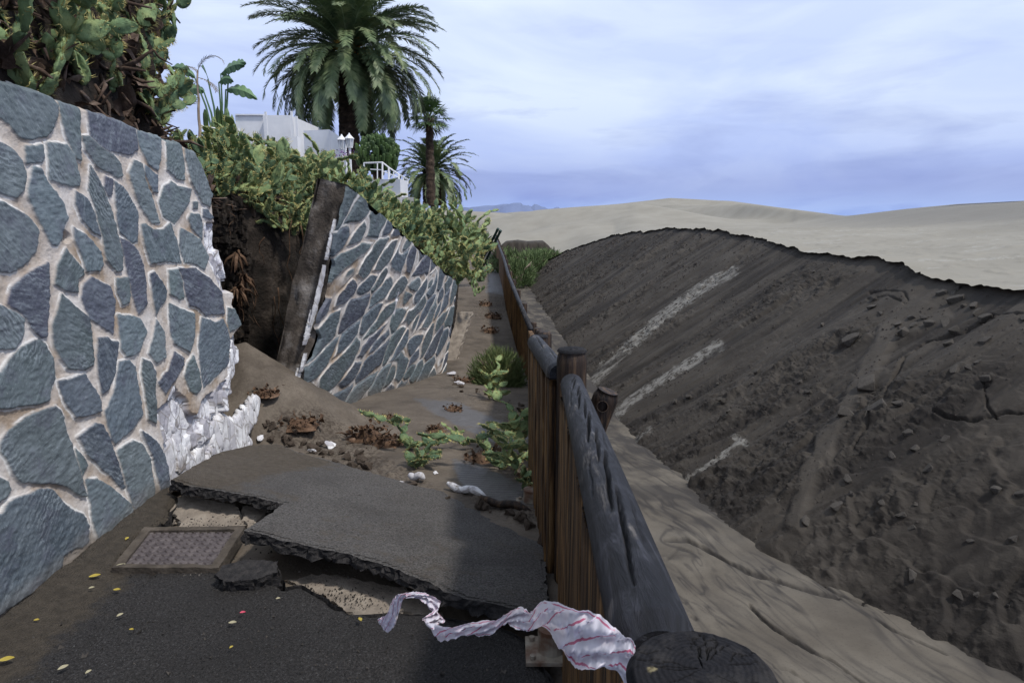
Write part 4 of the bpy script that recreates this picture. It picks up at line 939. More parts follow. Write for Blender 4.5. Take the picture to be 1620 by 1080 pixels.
def post_obj(name, top, zbase, r, parent, seed=0, big=False, lean=(0, 0)):
    """round post: body plus a checked, charred end grain disc as a child"""
    top = np.array(top, float); base = np.array((top[0] + lean[0], top[1] + lean[1], zbase))
    o = log_obj(name, base, top, r, M['post'], parent, [(.3, .97, 2.2, .15, .004, .012), (.5, .99, 4.4, .1, .003, .01), (.6, 1.0, 5.6, .1, .003, .01)], 60 if not big else 160, 40 if not big else 72, seed)
    nr, nt = (40, 180) if big else (14, 60); rg = random.Random(seed)
    rad = np.linspace(.0, 1, nr) ** .8; th = np.linspace(0, 2 * math.pi, nt, endpoint=False); R, T = np.meshgrid(rad, th, indexing='ij')
    x, y = R * np.cos(T), R * np.sin(T); ck = 0 * R
    for k in range(30 if big else 8):
        a = rg.uniform(0, 6.283); l0 = rg.uniform(0, .25) if k < 9 else rg.uniform(.3, .6); l1 = rg.uniform(.6, 1.05); wd = rg.uniform(.007, .014) * (1.5 if k < 3 else 1)
        da = ((T - a - .12 * vn(R * 5, 0 * R + k, 0, seed + k)) + math.pi) % (2 * math.pi) - math.pi
        q = sm(R, l0, l0 + .1) * (1 - sm(R, l1 - .2, l1)); ck = np.maximum(ck, q * (1 - sm(np.abs(da) * np.maximum(R, .05), wd * .3, wd)))
    z = .004 * (1 - R ** 2) - .003 * ck + .0016 * fbm(x * 9, y * 9, o=4, s=seed) - .010 * sm(R, .9, 1.0)
    pale = sm(fbm(x * 4, y * 4, o=3, s=seed + 3) + .8 * (1 - np.hypot((x + .62) / .28, (y - .02) / .10)), .45, .7)
    V = np.stack([x * r * 1.0, y * r * 1.0, z + .0035], -1).reshape(-1, 3); i = np.arange(nr - 1)[:, None] * nt; j = np.arange(nt)[None]
    Q = np.stack([i + j, i + nt + j, i + nt + (j + 1) % nt, i + (j + 1) % nt], -1).reshape(-1, 4)
    e = link('end_grain', npmesh('end_grain', V, Q, {'crack': ck, 'pale': pale if big else 0 * pale}), M['end'], o)
    e.location = top - base; return o
PT1 = P(1112, 1068, .63); PT2 = P(905, 553, 3.0)
def fence_near():
    f = empty('wooden_fence', (PT2[0], PT2[1], 0.0)); tag(f, 'close fence of stained upright boards under a cracked round log rail with charred posts', 'fence')
    inv = -np.array((PT2[0], PT2[1], 0.0))
    def put(o): o.location = Vector(o.location) + Vector(inv); return o
    put(post_obj('post', PT1, -.1, .070, f, 21, True)); put(post_obj('post', PT2, -.25, .066, f, 22))
    T3 = P(850, 522, 4.75); put(post_obj('post', T3 + np.array((.02, .1, -.06)), -.7, .06, f, 23))
    cr = [(s0, s0 + ln_, a0, -tw, w_, dp) for s0, ln_, a0, tw, w_, dp in ((.04, .20, 1.95, .55, .0036, .020), (.17, .20, 1.90, .6, .0042, .024), (.31, .17, 1.80, .5, .0034, .018), (.40, .19, 1.98, .65, .0046, .024), (.53, .16, 1.75, .45, .0032, .018), (.60, .17, 2.0, .6, .0036, .02), (.71, .12, 1.8, .5, .003, .016), (.78, .13, 2.0, .6, .003, .016), (.86, .10, 1.85, .5, .0028, .014), (.10, .14, 1.25, .3, .0016, .008), (.36, .12, 1.2, .3, .0016, .008), (.55, .13, 1.15, .3, .0016, .008), (.22, .12, 2.45, .3, .0016, .008), (.66, .12, 2.4, .3, .0018, .009))]
    r0, r1 = P(1045, 1052, .74), P(904, 607, 2.90); put(log_obj('rail', r0, r1, .049, M['rail'], f, cr, 520, 96, 31, .98))
    q0, q1 = P(884, 592, 3.05), P(846, 541, 4.62); put(log_obj('rail', q0, q1, .052, M['rail'], f, [(.1, .5, 1.5, -.3, .003, .015), (.4, .9, 1.9, -.3, .003, .015)], 200, 64, 33))
    # boards: half round faces, each its own object, sharing a few meshes
    protos = []
    for k in range(5):
        n = 15; ang = np.linspace(-math.pi / 2, math.pi / 2, n); zs = np.linspace(0, 1, 26); V = []; w_ = .047
        for z in zs:
            V += [(-.013 * max(math.cos(a), 0) ** .5 * (1 + .12 * mnoise.noise(Vector((a * 2, z * 5, k)))) - .0, w_ * math.sin(a) * (1 + .05 * mnoise.noise(Vector((3, z * 4, k)))), z) for a in ang]
        i = np.arange(25)[:, None] * n; j = np.arange(n - 1)[None]; Q = np.stack([i + j, i + n + j, i + n + j + 1, i + j + 1], -1).reshape(-1, 4)
        b0 = len(V); V += [(.03, sg * w_, z) for z in zs for sg in (-1, 1)]
        bk = [[b0 + i * 2, b0 + i * 2 + 1, b0 + i * 2 + 3, b0 + i * 2 + 2] for i in range(25)] + [[i * n, b0 + i * 2, b0 + i * 2 + 2, (i + 1) * n] for i in range(25)] + [[i * n + n - 1, (i + 1) * n + n - 1, b0 + i * 2 + 3, b0 + i * 2 + 1] for i in range(25)]
        bk += [[25 * n + q, 25 * n + q + 1, b0 + 51, b0 + 50] for q in range(n - 1)]
        me = npmesh('board', np.array(V), np.concatenate([Q, bk]), smooth=False); me.materials.append(M['wood']); protos.append(me)
    rg = random.Random(3); yy = .40; i = 0
    while yy < 4.55:
        seg = yy < 2.9
        tt = (yy - r0[1]) / (r1[1] - r0[1]) if seg else (yy - q0[1]) / (q1[1] - q0[1]); a_, b_ = (r0, r1) if seg else (q0, q1); tt = min(max(tt, 0), 1)
        zt = a_[2] + (b_[2] - a_[2]) * tt - .02; xr = a_[0] + (b_[0] - a_[0]) * tt; zb = (-.05 if yy < 3.3 else -.05 + float(zpath(yy)))
        o = bpy.data.objects.new('board', protos[i % 5]); COL.objects.link(o); o.parent = f
        o.location = Vector((xr - .034 + rg.uniform(-.004, .004), yy, zb)) + Vector(inv); o.scale = (1, rg.uniform(.92, 1.02), zt - zb); o.rotation_euler = (0, rg.uniform(-.008, .008), rg.uniform(-.12, .12))
        yy += .0925; i += 1
    for (x, y_, z_, n_) in ((.125, 2.28, 0, 'foot_plate'), (.10, 3.95, -.16, 'foot_plate')):
        mb = MB(); mb.box((0, 0, .012), (.15, .16, .014)); mb.tube([(0.02, 0, .018), (.02, 0, .11)], .05, 20); mb.tube([(-.05, -.055, .02), (-.05, -.055, .034)], .011, 8); mb.tube([(-.05, .055, .02), (-.05, .055, .034)], .011, 8)
        put(mb.build(n_, M['steel'], f)).location = Vector((x, y_, z_)) + Vector(inv)
    # post with a bored hole, leaning outside the fence
    tp = P(962, 618, 3.35); bs = tp + np.array((-.33, .08, -1.0)); d = (tp - bs) / np.linalg.norm(tp - bs); zc = bs - d * .5
    lp = log_obj('leaning_post', zc, tp, .062, M['post'], None, [(.5, .95, 3.6, .1, .003, .012)], 90, 48, 41)
    tag(lp, 'short brown post with a bored round hole leaning outside the log rail', 'post')
    hb = MB(); c = P(953, 643, 3.30); nrm = np.array((0, 0, CH)) - c; nrm = nrm / np.linalg.norm(nrm); e1 = np.cross(nrm, (0, 0, 1)); e1 /= np.linalg.norm(e1); e2 = np.cross(e1, nrm)
    # bored socket: rim ring and a deep dark well
    rings = [(.0285, .010), (.0255, .012), (.024, -.012), (.0235, -.035), (.0, -.035)]; n = 28
    vs = [c + (e1 * math.cos(6.2832 * k / n) + e2 * math.sin(6.2832 * k / n)) * rr + nrm * dd for rr, dd in rings for k in range(n)]
    hb.add([v - zc for v in vs], [(a * n + k, a * n + (k + 1) % n, (a + 1) * n + (k + 1) % n, (a + 1) * n + k) for a in range(4) for k in range(n)]); h = hb.build('bored_socket', M['post'], lp, True)
fence_near()
def fence_far():
    tops = [(848, 541, 4.85), (845, 534, 7.0), (840, 524, 11.0), (820, 477, 14), (804, 436, 18.7), (797, 410, 24), (788, 386, 33), (783, 372, 44)]
    tp = np.array([P(*t) for t in tops]); f = empty('board_fence', tuple(tp[2] - np.array((0, 0, .9)))); inv = -np.array(f.location)
    tag(f, 'far run of dark stained board fence bending away between path and dune', 'fence')
    mb_y = []; d = np.concatenate([[0], np.cumsum(np.linalg.norm(np.diff(tp, axis=0), axis=1))]); tot = d[-1]
    rg = random.Random(9); n = 98; edges = np.linspace(0, tot, n + 1)
    me_box = None
    for i in range(n):
        a = np.array([np.interp(edges[i], d, tp[:, k]) for k in range(3)]); b = np.array([np.interp(edges[i + 1], d, tp[:, k]) for k in range(3)])
        za, zb = float(zpath(a[1])) - .05, float(zpath(b[1])) - .05; m = MB(); kk = 8; vs = []
        for q in range(kk + 1):
            p = a + (b - a) * q / kk; off = .022 * abs(math.sin(math.pi * q / 2)) ; jz = rg.uniform(-.012, .012)
            vs += [(p[0] - .025 - off, p[1], za - .0), (p[0] - .025 - off, p[1], p[2] + jz), (p[0] + .02, p[1], p[2] + jz), (p[0] + .02, p[1], za)]
        m.add([np.array(v) - a for v in vs], [(q * 4 + c, q * 4 + (c + 1) % 4, q * 4 + 4 + (c + 1) % 4, q * 4 + 4 + c) for q in range(kk) for c in range(4)] + [(0, 3, 2, 1), (kk * 4, kk * 4 + 1, kk * 4 + 2, kk * 4 + 3)])
        o = m.build('board', M['wood'], f); o.location = a + inv
    for k in range(20):
        s = tot * (k + .3) / 20; p = np.array([np.interp(s, d, tp[:, c]) for c in range(3)]); m = MB()
        m.tube([(0, 0, float(zpath(p[1])) - p[2] - .1), (0, 0, .05), (0, 0, .07)], [.055, .055, .045], 12); o = m.build('post', M['post'], f, True); o.location = p + inv + np.array((.075, 0, 0))
    m = MB(); m.tube([p + inv + np.array((0.0, 0, .03)) for p in tp[2:]], .045, 10); m.build('rail', M['rail'], f, True)
fence_far()

# ================================================================== BROKEN GROUND PIECES
def ray_plane(px, py, A, n):
    r = ray(px, py); o = np.array((0, 0, CH)); return o + r * (np.dot(A - o, n) / np.dot(r, n))
def broken_plate(name, pxs, A, B, C_, th, mtop, mside, step=.025, rough=.012, seed=0):
    """plate of broken paving lying in the plane A B C_, outline given by directions"""
    n = np.cross(B - A, C_ - A); n /= np.linalg.norm(n); n = n if n[2] > 0 else -n
    pts = [ray_plane(x, y, A, n) for x, y in pxs]; out = []; rg = random.Random(seed)
    for i in range(len(pts)):
        a, b = pts[i], pts[(i + 1) % len(pts)]; k = max(1, int(np.linalg.norm(b - a) / step))
        for j in range(k):
            q = a + (b - a) * j / k; out.append(q + np.array((rg.gauss(0, rough) * .6, rg.gauss(0, rough) * .6, 0)) + rough * 1.6 * np.array((mnoise.noise(Vector(q * 9)), mnoise.noise(Vector(q * 9) + Vector((7, 1, 3))), 0)))
    c0 = np.mean(out, 0); bm = bmesh.new()
    vs = [bm.verts.new(p - c0) for p in out]; f = bm.faces.new(vs)
    if f.normal.z == 0: bm.normal_update()
    bm.normal_update()
    if f.normal.z < 0: f.normal_flip()
    k = len(out); rows = [vs]
    for lv in (.25, .5, .75, 1.0):
        rows.append([bm.verts.new(p - c0 - n * th * lv * (1 + .25 * rg.uniform(-1, 1)) + np.array((rg.gauss(0, rough), rg.gauss(0, rough), 0)) * (1.0 if lv < 1 else 1.4)) for p in out])
    sides = []
    for a in range(4):
        for i in range(k):
            j = (i + 1) % k
            try: sides.append(bm.faces.new((rows[a][i], rows[a + 1][i], rows[a + 1][j], rows[a][j])))
            except ValueError: pass
    bt = bm.faces.new(rows[-1][::-1])
    for s_ in sides + [bt]: s_.material_index = 1
    bmesh.ops.recalc_face_normals(bm, faces=bm.faces[:]); bmesh.ops.triangulate(bm, faces=[f, bt])
    me = bpy.data.meshes.new(name); bm.to_mesh(me); bm.free(); o = link(name, me, mtop); me.materials.append(mside); o.location = c0
    return o, n, pts
def dust_attr(o, fn):
    me = o.data; co = np.zeros(len(me.vertices) * 3); me.vertices.foreach_get('co', co); co = co.reshape(-1, 3) + np.array(o.location)
    me.attributes.new('dust', 'FLOAT', 'POINT').data.foreach_set('value', np.asarray(fn(co), np.float32))
SLA, SLB, SLC = Pz(275, 762, .13), Pz(800, 962, .10), Pz(850, 812, -.20)
slab, SLN, SLP = broken_plate('asphalt_slab', [(272, 758), (305, 738), (345, 716), (395, 704), (440, 702), (470, 715), (520, 728), (590, 748), (650, 766), (720, 780), (790, 795), (862, 806), (866, 970), (828, 966), (780, 954), (738, 948), (690, 926), (640, 906), (596, 889), (540, 874), (480, 862), (430, 848), (388, 838), (412, 822), (449, 796), (400, 785), (350, 776), (300, 768)],
    SLA, SLB, SLC, .050, M['asphalt_slab'], M['asphalt_break'], .02, .006, 5)
tag(slab, 'big tilted slab of grey asphalt broken off and lifted across the path', 'asphalt slab')
dust_attr(slab, lambda c: np.clip(.75 - 1.1 * (c[:, 0] + 2.0), 0, .9) * 0 + np.clip(1.1 * (-1.25 - c[:, 0]), 0, .8))
def make_slab_surface():
    """fine top skin of the slab so that dust and unevenness have somewhere to live"""
    poly = [(p[0], p[1]) for p in SLP]; x = np.arange(-2.2, .3, .016); y = np.arange(2.4, 5.4, .016); X, Y = np.meshgrid(x, y)
    sd = sdpoly(X, Y, poly); keep = sd > .012; Z = SLA[2] - (SLN[0] * (X - SLA[0]) + SLN[1] * (Y - SLA[1])) / SLN[2] + .003 + .012 * np.minimum(sd * 4, 1) * fbm(X * 1.6, Y * 1.6, o=3, s=900) * .4 + .0015 * fbm(X * 22, Y * 22, o=2, s=905)
    dust = np.clip(1.0 * sm(-X, 1.15, 1.9) + .6 * sm(Y, 3.9, 4.7) * sm(-X, .6, 1.4), 0, .9); dust = np.maximum(dust, .42 * sm(fbm(X * 1.1 + Y * .5, Y * 2.2, o=3, s=909), .05, .3))
    V2, Q2, at = prune(np.stack([X, Y, np.maximum(Z, -9)], -1).reshape(-1, 3) - np.array(slab.location), gridq(len(y), len(x), keep), {'dust': dust})
    link('worn_surface', npmesh('worn_surface', V2, Q2, at), M['asphalt_slab'], slab)
make_slab_surface()
pc, _, _ = broken_plate('concrete_fragment', [(262, 800), (285, 785), (330, 790), (372, 800), (384, 832), (330, 834), (285, 832), (280, 815)], Pz(285, 832, -.055), Pz(380, 832, -.06), Pz(330, 790, .0), .06, M['concrete'], M['concrete'], .02, .012, 8)
tag(pc, 'cracked beige concrete fragment under the left corner of the slab', 'concrete')
pc, _, _ = broken_plate('concrete_fragment', [(383, 800), (432, 800), (400, 830), (390, 834)], Pz(390, 832, -.06), Pz(430, 820, -.06), Pz(400, 802, -.03), .06, M['concrete'], M['concrete'], .02, .008, 9)
tag(pc, 'small beige concrete piece in the notch of the slab', 'concrete')
pc, _, _ = broken_plate('base_course', [(452, 918), (520, 905), (640, 930), (700, 968), (622, 968), (585, 972), (552, 968), (505, 935)], Pz(500, 930, -.05), Pz(640, 965, -.05), Pz(640, 930, -.045), .05, M['concrete'], M['concrete'], .02, .012, 10)
tag(pc, 'exposed beige base layer where the asphalt has peeled away in front of the slab', 'base layer')
pc, _, _ = broken_plate('asphalt_chunk', [(341, 908), (352, 893), (385, 884), (438, 887), (436, 905), (405, 916), (350, 920)], Pz(345, 915, .055), Pz(435, 905, .065), Pz(390, 886, .08), .085, M['asphalt_break'], M['asphalt_break'], .012, .006, 12)
tag(pc, 'loose black asphalt chunk lying beside the access cover', 'asphalt chunk'); dust_attr(pc, lambda c: 0 * c[:, 0])
def access_cover():
    c4 = [Pz(238, 843, .012), Pz(372, 842, .012), Pz(336, 897, .012), Pz(196, 897, .012)]; cen = np.mean(c4, 0); f = empty('access_cover', tuple(cen)); tag(f, 'rectangular cast iron access cover with zigzag tread set in the dirty path', 'access cover')
    fr = MB(); outer = [cen + (c - cen) * 1.20 for c in c4]; z = np.array((0, 0, 1))
    for i in range(4):
        a, b = outer[i], outer[(i + 1) % 4]; c, d = c4[(i + 1) % 4], c4[i]; k = 14
        for t in range(k):
            s0, s1 = t / k, (t + 1) / k; jz = lambda s_: .018 + .007 * mnoise.noise(Vector((s_ * 6, i * 3, 1)))
            p = [a + (b - a) * s0, a + (b - a) * s1, d + (c - d) * s1, d + (c - d) * s0]; zz_ = [jz(s0), jz(s1), jz(s1) - .002, jz(s0) - .002]
            fr.add([q - cen + z * (w_ if 1 else 0) for q, w_ in zip(p, zz_)] + [q - cen - z * .04 for q in p], [(0, 1, 2, 3), (0, 4, 5, 1), (2, 6, 7, 3)])
    fr.build('rim', M['rim'], f)
    n = 150; s = np.linspace(0, 1, n); A, B = np.meshgrid(s, s); p = c4[3] + (c4[2] - c4[3]) * A[..., None] + (c4[0] - c4[3] + 0 * A[..., None]) * B[..., None] + (c4[1] - c4[0] - c4[2] + c4[3]) * (A * B)[..., None]
    gx, gy = A * 11, B * 9; zig = np.abs(((gx + .0) % 1) - .5) * .9; l1 = np.abs(((gy + zig) % 1) - .5); l2 = np.minimum(np.abs((gx % 1) - .5), 1 - np.abs((gx % 1) - .5)) + .55 * (((gy + zig) % 2) > 1)
    gr = np.maximum(1 - sm(.5 - l1, .03, .14), 1 - sm(l2, .02, .10)); p[..., 2] += .004 - .009 * gr
    link('tread_plate', npmesh('tread_plate', p.reshape(-1, 3) - cen, gridq(n, n)), M['cast'], f)
access_cover()

def rock(seed, k=2, jag=.35, flat=1.0):
    bm = bmesh.new(); bmesh.ops.create_icosphere(bm, subdivisions=k, radius=1); rg = random.Random(seed); off = Vector((rg.uniform(0, 50), rg.uniform(0, 50), 0)); cuts = [(Vector((rg.gauss(0, 1), rg.gauss(0, 1), rg.gauss(0, 1))).normalized(), rg.uniform(.34, .66)) for _ in range(10)]
    for v in bm.verts:
        p = v.co.copy()
        for n_, d_ in cuts:
            e = p.dot(n_) - d_
            if e > 0: p -= n_ * e
        p *= 1 + jag * .4 * mnoise.fractal(p * 2.2 + off, 1, 2, 3); p.z *= flat; v.co = p
    me = bpy.data.meshes.new('rock'); bm.to_mesh(me); bm.free(); return me
def slab_block(seed):
    rg = random.Random(seed); bm = bmesh.new()
    for _ in range(13):
        a = rg.uniform(0, 6.283); q = rg.uniform(.8, 1.0) / max(abs(math.cos(a)), abs(math.sin(a))) ** .6; bm.verts.new((math.cos(a) * q, math.sin(a) * q * .78, rg.choice((-1, 1)) * rg.uniform(.3, .5) + .12 * math.cos(a)))
    bmesh.ops.convex_hull(bm, input=bm.verts[:]); bmesh.ops.delete(bm, geom=[v for v in bm.verts if not v.link_faces], context='VERTS'); bmesh.ops.bevel(bm, geom=bm.edges[:], offset=.05, segments=1, affect='EDGES'); bmesh.ops.triangulate(bm, faces=bm.faces[:]); bmesh.ops.subdivide_edges(bm, edges=bm.edges[:], cuts=1)
    for v in bm.verts: v.co += v.co.normalized() * .05 * mnoise.noise(v.co * 3 + Vector((seed, 0, 0)))
    me = bpy.data.meshes.new('sand_block'); bm.to_mesh(me); bm.free(); return me
BLOCKS = [slab_block(100 + i) for i in range(6)]
for b_ in BLOCKS: b_.materials.append(M['block'])
CLODS = [rock(150 + i, 3, .7, .8) for i in range(6)]
for b_ in CLODS: b_.materials.append(M['clod'])
WHITES = [rock(180 + i, 3, .6, .6) for i in range(3)]
for b_ in WHITES: b_.materials.append(M['plaster'])
def place(name, me, p, s, rot=None, label=None, cat=None, group=None):
    o = bpy.data.objects.new(name, me); COL.objects.link(o); o.location = p; o.scale = s if isinstance(s, tuple) else (s, s, s); o.rotation_euler = rot or (random.uniform(-.5, .5), random.uniform(-.5, .5), random.uniform(0, 6.28)); tag(o, label, cat, group); return o
def slope_blocks():
    J = [(380, 155, 85), (375, 215, 70), (440, 270, 60), (915, 110, 80), (1000, 110, 60), (1035, 160, 120), (1080, 205, 60), (1160, 215, 80), (1195, 260, 80), (1250, 305, 100), (1035, 65, 70), (580, 350, 70), (605, 415, 110), (700, 355, 65), (680, 300, 70), (820, 350, 85), (940, 345, 100), (780, 295, 70), (1010, 390, 110), (220, 490, 140), (980, 490, 80), (1250, 480, 90), (1530, 490, 70), (1030, 705, 90), (1120, 695, 60), (1205, 640, 60), (1250, 780, 80), (340, 825, 170), (410, 970, 150), (580, 965, 80), (170, 1045, 140), (1560, 300, 70)]
    K = [(895, 408, 30), (660, 580, 35), (810, 612, 38), (845, 650, 38), (545, 675, 44), (870, 215, 20), (645, 618, 22), (370, 682, 28), (1165, 690, 40), (1450, 540, 30), (300, 660, 24), (520, 620, 22)]
    L = [(965, 15, 70), (1135, 245, 50), (1175, 310, 60), (900, 350, 50), (915, 400, 44), (860, 450, 64), (745, 505, 60), (1015, 435, 44), (1120, 520, 50), (1085, 480, 44), (1285, 770, 55), (1360, 765, 32), (1420, 770, 36), (1110, 190, 50), (1240, 205, 44), (1055, 270, 50), (1430, 390, 64), (1510, 410, 50), (1130, 690, 70), (1330, 575, 40), (1480, 560, 60), (330, 60, 30), (445, 65, 40), (280, 70, 24), (470, 110, 28)]
    pts = [(1300 + a / 4.909, 440 + b / 4.909, s / 4.909) for a, b, s in J] + [(900 + a / 2.25, 330 + b / 2.25, s / 2.25) for a, b, s in K] + [(940 + a / 2.25, 600 + b / 2.25, s / 2.25) for a, b, s in L]
    for i, (px, py, w_) in enumerate(pts):
        p = snap(px, py, SLV, _sp, 5); d = proj(p)[2]; r = .58 * w_ * d / F
        r *= 1.0 if i < 32 else .72; place('sand_block', BLOCKS[i % 6], tuple(p + np.array((-.08, 0, .12)) * r), (r, r * random.uniform(.7, .95), r * random.uniform(.8, 1.05)), (Matrix.Rotation(-.55 + random.uniform(-.18, .18), 3, 'Y') @ Matrix.Rotation(random.uniform(-.15, .15), 3, 'X') @ Matrix.Rotation(random.uniform(0, 6.28), 3, 'Z')).to_euler(), 'angular crusted sand block lying on the dark face of the collapsed dune', 'sand block', 'sand blocks on the dune face')
    # crumbs nobody could count
    mb = MB(); rg = random.Random(5); V = SLV; PX, PY, D = _sp; ok = np.where((PX > 820) & (PX < 1660) & (PY > 370) & (PY < 1090))[0]; wts = (D[ok] ** .35) * (.2 + sm(fbm(V[ok, 1] * 1.1, V[ok, 0] * .8, o=3, s=950), -.1, .25)); wts /= wts.sum()
    for i in RNG.choice(ok, 5200, p=wts):
        p = V[i]; r = D[i] / F * rg.uniform(.5, 1.9) * (1.9 if rg.random() < .06 else 1); a = rg.uniform(0, 6.28); c, s_ = math.cos(a), math.sin(a)
        q = [p + np.array((c * x - s_ * y, s_ * x + c * y, z + .3)) * r * rg.uniform(.8, 1.2) for x, y, z in ((-1, -.7, -.4), (1, -.6, -.5), (.8, .8, -.4), (-.9, .6, -.5), (-.6, -.4, .5), (.5, -.5, .6), (.5, .4, .45))]
        mb.add(q, [(0, 1, 5, 4), (1, 2, 6, 5), (2, 3, 4, 6), (3, 0, 4), (4, 5, 6)])
    tag(mb.build('sand_crumbs', M['crumb']), kind='stuff')
slope_blocks()

# ================================================================== PLANTS
def pad_shape(mb, sp, base, up, nrm, ln, wd, th, rg, spines=10, thick=1.0):
    up = Vector(up).normalized(); nrm = Vector(nrm); nrm = (nrm - up * nrm.dot(up)).normalized(); sd = up.cross(nrm); n, m = 12, 7; b = len(mb.v); bend = rg.uniform(-.25, .25)
    for i in range(m + 1):
        t = i / m; prof = math.sin(math.pi * min(1, t ** .78 * .985 + .012)) ** .62; tk = th * (math.sin(math.pi * (t * .96 + .02)) ** .5)
        for j in range(n):
            a = 2 * math.pi * j / n; p = Vector(base) + up * (t * ln) + sd * (math.cos(a) * wd * .5 * prof) + nrm * (math.sin(a) * tk * .5 + bend * ln * (t - .5) ** 2 + .06 * wd * math.sin(5 * t + 3 * math.cos(a)) + (.05 * ln * rg.uniform(-1, 1) if 0 < i < m else 0))
            mb.v.append(tuple(p))
    for i in range(m):
        for j in range(n): j2 = (j + 1) % n; mb.f.append((b + i * n + j, b + i * n + j2, b + (i + 1) * n + j2, b + (i + 1) * n + j))
    mb.f.append(tuple(b + j for j in range(n))[::-1]); mb.f.append(tuple(b + m * n + j for j in range(n)))
    for k in range(spines):
        edge = k < spines * .6; t = rg.uniform(.15, 1.0); a = (rg.choice((0, math.pi)) if edge else rg.uniform(0, 6.28)); prof = math.sin(math.pi * min(1, t ** .78 * .985 + .012)) ** .62
        q = 1 if edge else rg.uniform(.1, .8); c = Vector(base) + up * (t * ln) + sd * (math.cos(a) * wd * .5 * prof * q) + nrm * (rg.choice((-1, 1)) * th * .5 * (0 if edge else .9))
        for _ in range(2):
            dv = (sd * math.cos(a) * (1.0 if edge else .3) + up * rg.uniform(-.3, .8) + nrm * rg.uniform(-.9, .9)).normalized() * rg.uniform(.025, .05) * (ln / .2); w_ = dv.cross(Vector((.3, .5, .8))).normalized() * .0022 * (ln / .2) * thick
            sp.add([c - w_, c + w_, c + dv], [(0, 1, 2)])
def cactus_proto(seed, npad, light, droop=0.0, size=.2, spread=.8, spines=34):
    rg = random.Random(seed); mb = MB(); sp = MB(); ends = []
    for k in range(npad):
        if k < 3 or not ends or rg.random() < .12:
            a = rg.uniform(0, 6.28); base = Vector((math.cos(a) * rg.uniform(0, .04), math.sin(a) * rg.uniform(0, .04), rg.uniform(-.05, .02))); d = Vector((math.cos(a) * spread * rg.uniform(.2, 1), math.sin(a) * spread * rg.uniform(.2, 1), 1))
        else:
            i = rg.randrange(max(0, len(ends) - 7), len(ends)); base, d0 = ends[i]; d = d0 + Vector((rg.uniform(-.9, .9), rg.uniform(-.9, .9), rg.uniform(-.35, .6) - droop))
        d.normalize(); ln = size * rg.uniform(.7, 1.2); wd = ln * rg.uniform(.5, .72); nr = Vector((rg.uniform(-1, 1), rg.uniform(-1, 1), rg.uniform(-.4, .4)))
        pad_shape(mb, sp, base, d, nr, ln, wd, ln * .15, rg, spines, 1.0 if size > .13 else 1.7); ends.append((base + d * ln * .90, d))
    a = mb.build('prickly_pear', M['pad_light'] if light else M['pad'], None, True); b = sp.build('spines', M['spine'], a)
    COL.objects.unlink(a); COL.objects.unlink(b); return a, b
PROT = [cactus_proto(i, n, l, dr, sz, spd) for i, (n, l, dr, sz, spd) in enumerate(((12, True, .0, .155, .6), (15, True, .1, .14, .8), (20, False, .0, .145, .8), (24, False, .05, .125, 1.0), (12, True, .35, .16, 1.3), (26, True, .0, .10, 1.0), (22, False, .0, .11, .9), (30, True, .05, .09, 1.0)))]
def plant(k, p, s, label, group=None, rot=None, name='prickly_pear', cat='cactus'):
    a, b = PROT[k]; o = a.copy(); o.name = name; COL.objects.link(o); c = b.copy(); COL.objects.link(c); c.parent = o
    o.location = p; o.scale = (s, s, s); o.rotation_euler = rot or (random.uniform(-.3, .3), random.uniform(-.3, .3), random.uniform(0, 6.28)); tag(o, label, cat, group); return o
SIL = [(290, 205), (320, 210), (345, 205), (420, 206), (465, 220), (500, 240), (520, 250), (545, 258), (562, 266), (585, 288), (610, 308), (650, 320), (700, 321), (735, 328), (748, 352), (765, 395), (775, 430), (790, 520)]
PHT = [max(v.co.z for v in a.data.vertices) for a, b in PROT]
def under(p, k, s, slack=0):
    """sink a plant so that its top stays below the hedge line"""
    p = np.array(p, float)
    for _ in range(14):
        a, b, d = proj(p + np.array((0, 0, PHT[k] * s * .93)))
        lim = np.interp(a, [q[0] for q in SIL], [q[1] for q in SIL]) + slack
        if b >= lim: break
        p[2] -= (lim - b) / F * d * .9 + .005
    return tuple(p)
